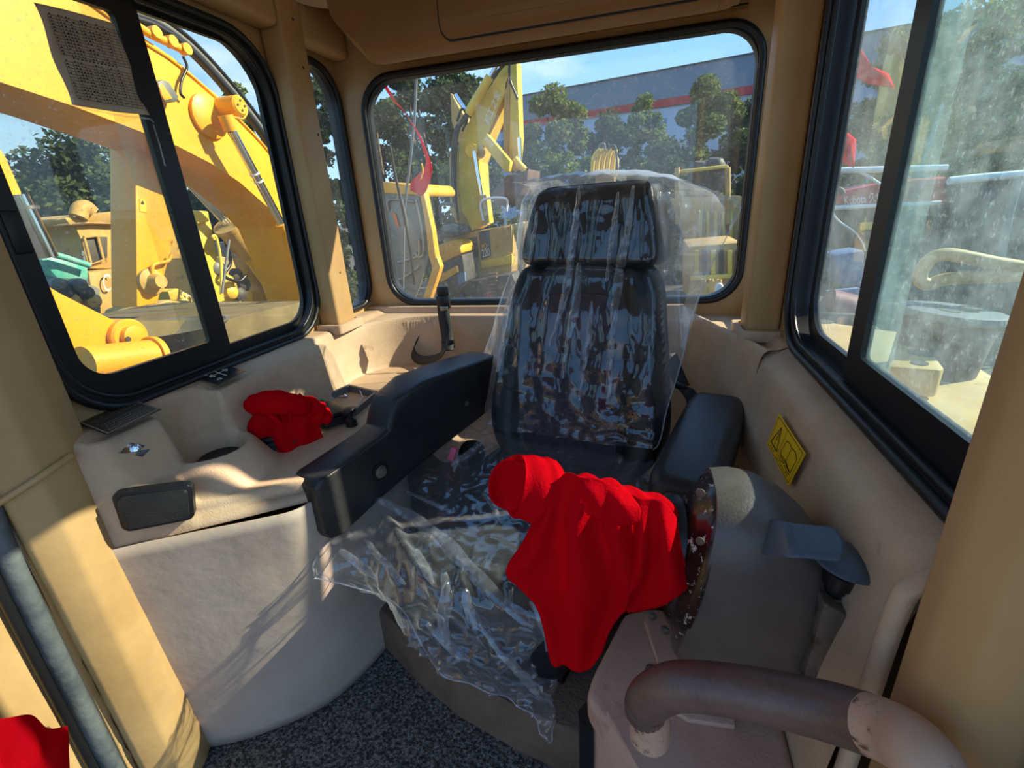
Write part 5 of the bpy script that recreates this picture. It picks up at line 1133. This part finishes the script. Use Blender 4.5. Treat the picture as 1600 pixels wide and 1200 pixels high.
tubp('hydraulic_hose', 'y', Yb - 0.25, [(796, 100), (797, 125), (806, 148), (809, 155)], 0.02, 'black', e2); tubp('hydraulic_hose', 'y', Yb - 0.2, [(714, 190), (722, 170), (730, 185), (722, 205)], 0.02, 'black', e2)
hs = E('engine_house', [(688, 372), (740, 362), (800, 350), (800, 432), (735, 442), (724, 420), (700, 395)], 0.1, 1.8, 'tan', 0.04)
pn = E('number_panel', [(748, 362), (764, 359), (767, 400), (752, 406)], 0.08, 0.06, mat('slate_panel', (70, 78, 82), 0.5), 0.004); text_on('number', '220', WL('y', Yb + 0.07, [(753, 390), (765, 387), (766, 399), (754, 402)]), M['white'], pn, 0.02); text_on('letters', 'PC', WL('y', Yb + 0.07, [(753, 382), (760, 380), (761, 388), (754, 390)]), M['warn'], pn, 0.02)
E('house_band', [(750, 408), (800, 398), (800, 412), (752, 420)], 0.05, 0.1, 'yellow2', 0.01); E('dark_panel', [(706, 378), (744, 370), (748, 408), (728, 413), (716, 396)], 0.06, 0.1, 'mach_dark', 0.01)
E('hood', [(678, 385), (705, 376), (718, 382), (722, 396), (684, 415), (680, 405)], -0.7, 0.7, 'yellow', 0.05); E('hood_lower', [(684, 417), (722, 398), (728, 440), (690, 480), (678, 470)], -0.7, 0.7, 'mach_dark', 0.02)
E('yellow_stripe', [(686, 430), (714, 415), (716, 425), (688, 442)], -0.74, 0.05, 'yellow', 0.004); E('number_plate', [(714, 430), (726, 425), (727, 440), (716, 446)], -0.74, 0.05, 'blue_paint', 0.004)
E('mirror_box', [(676, 366), (686, 361), (692, 368), (690, 376), (678, 378)], -0.9, 0.1, 'mach_grey', 0.01); E('rear_deck', [(690, 352), (712, 350), (728, 358), (726, 366), (695, 372), (684, 368)], -0.2, 0.5, 'mach_grey', 0.03)
tubp('deck_rail', 'y', Yb - 0.3, [(690, 350), (688, 322), (700, 319), (712, 321)], 0.03, 'mach_grey', e2); tubp('handrail', 'y', Yb - 0.6, [(755, 345), (753, 314), (790, 310), (792, 330)], 0.02, 'white', e2)
tk = E('track', [(730, 440), (800, 428), (810, 452), (800, 480), (735, 480), (722, 460)], -0.4, 0.5, 'mach_dark', 0.03)
for k in range(9):
    y0 = 428 + k * 5.5; E('track_shoe', [(760, y0), (776, y0 - 2), (776, y0 + 1.5), (760, y0 + 3.5)], -0.46, 0.06, 'bucket', 0.004, tk)
# its cab
def cab():
    Yc = Yb - 2.0; c = sl('cab_frame_bottom', 'y', Yc, [(660, 470), (674, 425), (682, 400), (688, 418), (668, 480), (655, 480)], 0.15, 'yellow', e2, 0.02)
    sl('cab_roof', 'y', Yc, [(560, 288), (600, 284), (655, 288), (663, 300), (660, 308), (600, 298), (560, 302)], 1.2, 'yellow', e2, 0.03); sl('cab_pillar', 'y', Yc, [(655, 302), (663, 298), (675, 360), (682, 405), (676, 424), (670, 400), (666, 360)], 0.15, 'yellow', e2, 0.02)
    sl('cab_glass', 'y', Yc + 0.06, [(560, 300), (600, 297), (652, 302), (664, 350), (670, 402), (655, 450), (645, 475), (560, 480)], 0.03, mat('dim_glass', (120, 124, 112), 0.12), e2, 0.01)
    for pts in ([(592, 320), (594, 300), (620, 300), (622, 312)], [(606, 330), (608, 312), (640, 314), (648, 316)], [(650, 312), (660, 360), (662, 395), (654, 402), (648, 395)], [(622, 410), (650, 402), (655, 398), (655, 375)], [(622, 438), (645, 425), (656, 415)], [(600, 420), (606, 380), (600, 330)]): tubp('inner_frame', 'y', Yc + 0.03, pts, 0.022, 'steel', e2, 8)
    sl('orange_sticker', 'y', Yc + 0.03, [(612, 330), (618, 335), (624, 356), (618, 350)], 0.01, 'orange', e2, 0.001)
cab()
# tan bucket with ribs, and the canopy machine, behind the seat
rb = empty('ribbed_bucket', W('y', 9.5, 945, 250), 'tan bucket with upright ribs rising just above the headrest', 'bucket')
for k in range(5): tubp('rib', 'y', 9.3 + k * 0.1, [(925 + k * 8, 272), (927 + k * 8, 250), (932 + k * 7.5, 238 - (k % 2) * 2), (938 + k * 6, 234)], 0.035, 'yellow2', rb)
sl('shell', 'y', 9.7, [(924, 272), (926, 250), (934, 236), (958, 234), (966, 245), (964, 275)], 0.4, 'tan', rb, 0.05); tubp('hose', 'y', 9.4, [(934, 236), (938, 226), (944, 225), (945, 236)], 0.02, 'mach_grey', rb); tubp('hose', 'y', 9.4, [(950, 234), (955, 228), (962, 232), (965, 270)], 0.02, 'mach_dark', rb); sl('support', 'y', 9.75, [(930, 268), (960, 268), (965, 600), (925, 600)], 0.3, 'tan', rb, 0.03)
cm = empty('construction_machine', W('y', 10.5, 1095, 300), 'old yellow machine under a flat canopy frame behind the right side of the seat', 'machine')
sl('canopy', 'y', 10.4, [(1055, 266), (1136, 257), (1141, 262), (1060, 272)], 1.2, 'yellow2', cm, 0.03)
for px in (1058, 1137): rod('canopy_post', W('y', 10.4, px, 262), W('y', 10.4, px + 1, 350), 0.05, M['tan'], cm, 10)
for (px, py, r_) in ((1090, 287, 0.22), (1112, 282, 0.2), (1120, 295, 0.18), (1100, 300, 0.25)): lathe('engine_can', [(r_, 0), (r_, 0.3), (r_ * 0.6, 0.4), (0.001, 0.42)], W('y', 10.8, px, py), (0.1, -0.2, 1), M['mach_dark'], cm, 16)
sl('body', 'y', 10.5, [(1050, 310), (1160, 305), (1165, 400), (1080, 400)], 1.0, 'tan', cm, 0.05)
for k in range(5): sl('grille_bar', 'y', 10.38, [(1092 + k * 12, 330), (1097 + k * 12, 330), (1097 + k * 12, 372), (1092 + k * 12, 372)], 0.1, 'yellow2', cm, 0.01)
sl('lower_hood', 'y', 6.8, [(1075, 385), (1160, 378), (1165, 440), (1150, 475), (1075, 475)], 1.2, 'tan', cm, 0.03)
for k in range(6): sl('grille_bar', 'y', 6.74, [(1085 + k * 13, 392), (1092 + k * 13, 391), (1092 + k * 13, 428), (1085 + k * 13, 429)], 0.08, 'mach_dark' if k % 2 else 'yellow2', cm, 0.006)
sl('hood_rail', 'y', 6.7, [(1078, 432), (1162, 427), (1162, 434), (1078, 439)], 0.08, 'yellow2', cm, 0.01)
hc = empty('hose_coils', W('y', 4.5, 1105, 460), 'pale curved hose ends at the lower right of the rear window', 'hose')
for k in range(3): tubp('hose', 'y', 4.5, [(1070 + k * 16, 470), (1082 + k * 15, 458), (1092 + k * 14, 452 - k * 6), (1098 + k * 13, 458), (1100 + k * 12, 476), (1102 + k * 12, 860)], 0.02, 'tan', hc)
tubp('hose', 'y', 4.4, [(1120, 470), (1121, 450), (1125, 446), (1127, 456), (1127, 476)], 0.022, 'white', hc)

# pennant string and flag, pole, wiper
pl_ = tube('flag_pole', WL('y', 4.0, [(652, 60), (648, 180), (640, 260), (632, 330), (630, 430), (624, 700), (618, 980)]), 0.012, M['mach_grey'], None, 8); tag(pl_, 'thin grey pole standing outside the rear window behind the red pennant', 'pole')
fl = empty('red_pennant', W('y', 3.9, 650, 250), 'twisted red pennant streamer with a wide flag end outside the rear window', 'pennant')
ctr = [(597, 122), (605, 140), (618, 160), (630, 172), (645, 195), (655, 212), (664, 235), (670, 262), (655, 290), (650, 302)]; wd = [5, 6, 4, 1.5, 2.5, 4, 5, 9, 20, 15]; tl = [40, 35, 30, 40, 30, 25, 10, 0, -40, -50]
G = [[W('y', 3.985 + 0.02 * math.sin(i * 1.1), px + w_ * s_, py + w_ * s_ * 0.5) for s_ in (-0.6, 0, 0.6)] for i, ((px, py), w_) in enumerate(zip(ctr, wd))]
grid_mesh('streamer', grid_interp(G, 3, 5), M['red_flag'], fl, thick=0.003); tubp('gold_print', 'y', 3.96, [(659, 255), (661, 268), (657, 280)], 0.006, 'warn', fl, 6)
wp = empty('rear_wiper', W('y', 1.84, 640, 340), 'black windscreen wiper blade leaning across the rear window', 'wiper')
tubp('blade', 'y', 1.825, [(609, 228), (618, 275), (630, 330), (640, 385), (648, 445)], 0.006, 'rubber', wp, 8); tubp('arm', 'y', 1.835, [(622, 290), (634, 340), (640, 390)], 0.004, 'mach_grey', wp, 8)
wp2 = tube('side_wiper', WL('x', -1.17, [(548, 308), (553, 350), (558, 400), (563, 440)]), 0.006, M['rubber'], None, 8); tag(wp2, 'thin black wiper blade outside the narrow left quarter window', 'wiper')

# ---- right hand side
kb = empty('harvester', (6.0, 7.0, GZ), 'red and dark harvester with white lettering outside the right window', 'harvester'); Yk = 8.0
hb = sl('red_header', 'y', Yk, [(1296, 312), (1310, 300), (1380, 286), (1480, 275), (1480, 318), (1300, 326)], 0.8, 'red_paint', kb, 0.03)
text_on('lettering', 'Kubota 久保田', WL('y', Yk - 0.01, [(1316, 304), (1392, 296), (1392, 313), (1318, 322)]), M['white'], hb, 0.03)
tubp('trim_line', 'y', Yk - 0.05, [(1300, 325), (1380, 321), (1470, 317)], 0.03, 'white', kb, 8); tubp('white_rail', 'y', Yk - 0.1, [(1300, 268), (1330, 266), (1480, 262)], 0.04, 'white', kb, 8); tubp('white_rail', 'y', Yk - 0.1, [(1335, 266), (1350, 272), (1375, 288)], 0.02, 'white', kb, 8)
tubp('black_rail', 'y', Yk - 0.1, [(1296, 298), (1312, 296), (1318, 304)], 0.035, 'mach_dark', kb, 8)
sl('dark_body', 'y', Yk + 0.2, [(1285, 328), (1480, 318), (1600, 330), (1640, 520), (1270, 520)], 0.9, 'mach_dark', kb, 0.05)
sl('step', 'y', Yk + 0.1, [(1344, 348), (1372, 346), (1372, 358), (1345, 360)], 0.1, 'yellow2', kb, 0.01); tubp('cable', 'y', Yk - 0.3, [(1300, 330), (1310, 345), (1335, 362), (1348, 380), (1352, 392)], 0.012, 'white', kb, 8)
sl('blue_tank', 'y', 6.5, [(1303, 398), (1352, 390), (1350, 450), (1312, 448)], 0.4, 'blue_paint', kb, 0.04)
sl('cab_glass', 'y', Yk - 0.3, [(1480, 285), (1600, 275), (1640, 420), (1500, 420)], 0.1, 'mach_dark', kb, 0.02); tubp('cab_post', 'y', Yk - 0.35, [(1482, 283), (1530, 278), (1604, 272)], 0.05, 'white', kb, 8); tubp('cab_post', 'y', Yk - 0.35, [(1592, 275), (1575, 340), (1560, 420)], 0.05, 'mach_grey', kb, 8)
rt = rod('pipe_roll', W('y', 3.4, 1290, 478), W('y', 3.4, 1345, 492), 0.11, M['maroon'], None, 24); tag(rt, 'faded maroon round tank lying outside the right window', 'tank')
bp_ = sl('blue_board', 'y', 3.6, [(1292, 455), (1345, 450), (1345, 478), (1300, 470)], 0.05, 'blue_paint', None, 0.01); tag(bp_, 'blue painted board above the maroon tank outside the right window', 'board')
# own fender deck, filler block, exhaust stack and hand loop
dk = empty('fender_deck', (0.9, 1.6, 0.6), 'sunlit tan steel fender deck just outside the right window', 'fender')
ZD = 0.72
prism('deck_plate', [W('z', ZD, px, py) for px, py in ((1265, 500), (1450, 525), (1562, 595), (1562, 680), (1600, 760), (1330, 640), (1280, 520))] , (0, 0, -0.03), M['tan'], dk, 0.004)
blk = prism('filler_block', [W('z', ZD + 0.10, px, py) for px, py in ((1388, 572), (1402, 532), (1450, 540), (1476, 575), (1470, 578))], (0, 0, -0.09), M['tan'], dk, 0.008)
for px, py, r_ in ((1437, 568, 0.022), (1442, 552, 0.04)): lathe('bore', [(r_, 0), (r_, 0.003), (0.001, 0.003)], W('z', ZD + 0.10, px, py), (0, 0, 1), M['mach_dark'], blk, 20)
lathe('bore', [(0.035, 0), (0.035, 0.003), (0.001, 0.003)], W('z', ZD + 0.001, 1290, 503), (0, 0, 1), M['mach_dark'], dk, 20)
es = empty('exhaust_stack', W('y', 1.9, 1480, 530), 'short brown cylinder with a grey slotted cap outside the right window', 'exhaust')
c0 = W('y', 1.9, 1484, 498); lathe('can', [(0.115, -0.35), (0.125, -0.05), (0.13, 0.0)], c0, (0.1, 0, 1), M['bucket'], es, 32); lathe('rim', [(0.13, 0.0), (0.145, 0.01), (0.145, 0.03), (0.12, 0.035), (0.001, 0.03)], c0, (0.1, 0, 1), M['mach_grey'], es, 32)
for k in range(3): lathe('slot', [(0.03, 0), (0.03, 0.004), (0.001, 0.004)], c0 + Vector((0.05 * math.cos(k * 2.1), 0.05 * math.sin(k * 2.1), 0.034)), (0.1, 0, 1), M['mach_dark'], es, 10)
hl_ = empty('hand_loop', W('y', 2.0, 1500, 420), 'pale bent tube hand rail loop outside the dirty right window', 'hand rail')
tubp('loop_tube', 'y', 2.0, [(1640, 424), (1560, 412), (1500, 400), (1475, 398), (1455, 404), (1440, 422), (1438, 438), (1452, 444), (1480, 436), (1560, 432), (1640, 428)], 0.022, 'tan', hl_, 12)
hd = sl('machine_hood', 'y', 3.25, [(1275, 488), (1352, 492), (1420, 560), (1420, 1100), (1260, 1100), (1262, 520)], 0.6, 'mach_dark', None, 0.02); tag(hd, 'dark machine cover carrying the maroon tank outside the right window', 'machine cover')
for (nm_pts, lab) in (([(1328, 65), (1340, 70), (1352, 96), (1356, 118), (1388, 116), (1398, 138), (1360, 132), (1330, 118)], 'upper red flag with a trailing corner outside the right window'), ([(1312, 206), (1325, 208), (1337, 218), (1334, 262), (1320, 258), (1308, 244)], 'lower small red flag outside the right window')):
    pts = WL('y', 5.0, nm_pts); n = len(pts); c = sum(pts, Vector()) / n; vs = [c + Vector((0, -0.06, 0))] + pts
    f = mesh('red_flag', vs, [(0, 1 + i, 1 + (i + 1) % n) for i in range(n)], M['red_flag'], None); md = f.modifiers.new('sub', 'SUBSURF'); md.subdivision_type = 'SIMPLE'; md.levels = md.render_levels = 2; md = f.modifiers.new('thickness', 'SOLIDIFY'); md.thickness = 0.004; tag(f, lab, 'flag')
bs = tube('bunting_string', WL('y', 5.0, [(1352, -60), (1331, 66), (1314, 206), (1296, 420), (1290, 1010)]), 0.004, M['mach_grey'], None, 6); tag(bs, 'thin string carrying the two red flags outside the right window', 'string')
bm_ = empty('digger_mast', W('y', 14, 1390, 180), 'upright yellow excavator arm between the trees outside the right window', 'excavator arm')
sl('mast_plate', 'y', 14, [(1366, 460), (1370, 280), (1376, 200), (1396, 90), (1402, 72), (1420, 105), (1398, 200), (1386, 280), (1386, 460)], 0.5, 'yellow2', bm_, 0.03); sl('tip_plate', 'y', 13.9, [(1398, 75), (1403, 48), (1406, 52), (1412, 96)], 0.4, 'tan', bm_, 0.02)

# ---- factory building
bl = empty('factory_building', (10, 60, GZ), 'long grey factory building with a red band behind the trees', 'building')
ZT = 13.0
pa, pb = W('z', ZT, 700, 172), W('z', ZT, 1600, 8)
dv_ = (pb - pa); nb = Vector((-dv_.y, dv_.x, 0)).normalized()
if nb.y < 0: nb = -nb
def wallrow(nm, z0, z1, m, off):
    A_, B_ = pa.copy(), pb + dv_ * 0.5; q = -nb * off; return prism(nm, [Vector((A_.x, A_.y, z0)) + q, Vector((B_.x, B_.y, z0)) + q, Vector((B_.x, B_.y, z1)) + q, Vector((A_.x, A_.y, z1)) + q], nb * (12 + off), M[m], bl)
wallrow('wall', GZ, 9.8, 'wall_lilac', 0); wallrow('grey_band', 10.5, ZT, 'wall_grey', 0.2); wallrow('red_band', 9.8, 10.5, 'red_paint', 0.25); wallrow('roof_edge', ZT, ZT + 0.12, 'mach_dark', 0.3)
for k in range(10):
    t0 = 0.12 + k * 0.09; A_ = pa + dv_ * t0; B_ = pa + dv_ * (t0 + 0.03); q = -nb * 0.05; wn = prism('window', [Vector((A_.x, A_.y, 6.4)) + q, Vector((B_.x, B_.y, 6.4)) + q, Vector((B_.x, B_.y, 8.8)) + q, Vector((A_.x, A_.y, 8.8)) + q], nb * 0.1, M['blue_paint'], bl)

# ---- trees
def tree(px, ptop, pbase_w, D, label, m='leaf', crown_lo=0.25, n=5200, seed=1, leaf=0.085, airy=0.0, trunks=1):
    """a tree whose crown centre stands on the ray of px at horizontal distance D"""
    rr = np.random.RandomState(seed); d = ray(px, 290); h = math.hypot(d.x, d.y); cx, cy = d.x / h * D, d.y / h * D
    dt = ray(px, ptop); zt = CAM.z + dt.z / math.hypot(dt.x, dt.y) * D; rad = pbase_w / 2 / FPX * D * 0.95; Ht = zt - GZ
    e = empty('tree', (cx, cy, GZ), label, 'tree')
    zc0 = GZ + Ht * crown_lo
    # clumps fill an egg shaped crown
    n = n * 3; K = 60; cl = []
    while len(cl) < K:
        t = rr.rand(); a = rr.rand() * 2 * math.pi; rmax = math.sin(math.pi * min(0.97, 0.16 + 0.80 * t) ** 0.9) ** 0.6; q = math.sqrt(rr.rand()) * rmax
        cl.append((cx + rad * q * math.cos(a), cy + rad * q * math.sin(a), zc0 + (zt - zc0) * t * 0.93, rad * rr.uniform(0.26, 0.44) * (1 - 0.35 * t)))
    cl.append((cx, cy, zt - rad * 0.25, rad * 0.3))
    cl = np.array(cl); idx = rr.randint(0, len(cl), n); C_ = cl[idx]
    v = rr.normal(size=(n, 3)); v /= np.linalg.norm(v, axis=1)[:, None]; rad_s = (rr.rand(n) ** (0.33 if not airy else 0.5))[:, None]
    P = C_[:, :3] + v * C_[:, 3:4] * rad_s * np.array([1, 1, 0.85])
    P = P[P[:, 2] < zt + 0.1]; n = len(P)
    nrm = rr.normal(size=(n, 3)); nrm[:, 2] = np.abs(nrm[:, 2]) + 0.3; nrm /= np.linalg.norm(nrm, axis=1)[:, None]; t1 = np.cross(nrm, rr.normal(size=(n, 3))); t1 /= np.linalg.norm(t1, axis=1)[:, None]; t2 = np.cross(nrm, t1)
    s = (leaf * D / 16) * rr.uniform(0.6, 1.3, n)[:, None]
    q = np.stack([P + t1 * s, P + t2 * s * 0.55 + nrm * s * 0.12, P - t1 * s, P - t2 * s * 0.55], 1).reshape(-1, 3)
    me = bpy.data.meshes.new('foliage'); me.vertices.add(len(q)); me.vertices.foreach_set('co', q.ravel()); me.loops.add(len(q)); me.loops.foreach_set('vertex_index', np.arange(len(q))); me.polygons.add(n); me.polygons.foreach_set('loop_start', np.arange(n) * 4); me.polygons.foreach_set('loop_total', np.full(n, 4)); me.update(); me.validate()
    fo = link('foliage', me, M[m], e, False); fo['kind'] = 'stuff'
    for k in range(trunks):
        ox = (k - (trunks - 1) / 2) * rad * 0.5; lean = rr.uniform(-0.1, 0.1) * Ht
        tube('trunk', [Vector((cx + ox, cy, GZ)), Vector((cx + ox + lean * 0.4, cy, GZ + Ht * 0.45)), Vector((cx + ox * 0.6 + lean, cy, GZ + Ht * 0.85))], 0.011 * Ht + 0.03, M['bark'], e, 10, 4, scale=[1, 0.7, 0.3])
    e['group'] = 'trees around the yard'; return e
T_ = [ (600, 95, 110, 15, 'tall dark tree at the far left of the rear window', 'leaf_dark', 0.15, 4200, 2),
       (655, 100, 110, 17, 'tall airy tree with thin trunks behind the grey pole', 'leaf_dark', 0.3, 2600, 3),
       (725, 98, 150, 16, 'tall dark tree right behind the raised excavator boom', 'leaf_dark', 0.12, 5200, 4),
       (868, 130, 135, 19, 'round bushy tree right of the excavator arm, above the headrest', 'leaf', 0.0, 6600, 5),
       (950, 168, 120, 21, 'low dark tree behind the ribbed tan bucket', 'leaf_dark', 0.05, 3400, 6),
       (1003, 146, 85, 22, 'slim yellow-green tree left of the tall bushy one', 'leaf', 0.1, 2600, 7),
       (1092, 118, 132, 19, 'tall bushy tree in front of the factory, right part of the rear window', 'leaf', 0.0, 7500, 8),
       (1163, 155, 100, 20, 'dim green tree at the right edge of the rear window', 'leaf_dark', 0.05, 3400, 9),
       (1045, 215, 120, 17, 'low hedge-like tree just over the right side of the seat', 'leaf_dark', 0.0, 3600, 10),
       (1225, 120, 90, 20, 'tree hidden behind the right rear post', 'leaf_dark', 0.05, 2000, 11),
       (1362, 52, 130, 17, 'leafy tree behind the upper red flag, right window', 'leaf', 0.05, 5200, 12),
       (1470, 5, 190, 14, 'broad green tree filling the middle of the right window', 'leaf', 0.0, 9500, 13),
       (1590, -60, 230, 12, 'big green tree at the right edge behind the dirty glass', 'leaf', 0.0, 9500, 14),
       (125, 200, 210, 17, 'round dark tree seen under the yellow boom, left window', 'leaf_dark', 0.05, 6200, 15),
       (50, 262, 90, 19, 'lower olive tree at the far left below the boom', 'leaf', 0.05, 3000, 16),
       (400, 130, 90, 17, 'tree top beyond the black hoses in the left window', 'leaf', 0.1, 3600, 17),
       (320, 280, 130, 19, 'dark tree behind the lift ram, left window', 'leaf_dark', 0.0, 3600, 18),
       (520, 120, 90, 15, 'tree seen through the narrow left quarter window', 'leaf_dark', 0.05, 3600, 19),
       (205, 300, 140, 21, 'tree partly hidden by the yellow stick, left window', 'leaf_dark', 0.0, 2600, 20) ]
for (px, pt_, w_, D, lab, m_, lo_, n_l, sd_) in T_: tree(px, pt_, w_, D, lab, m_, lo_, n_l, sd_, trunks=3 if sd_ == 3 else 1)
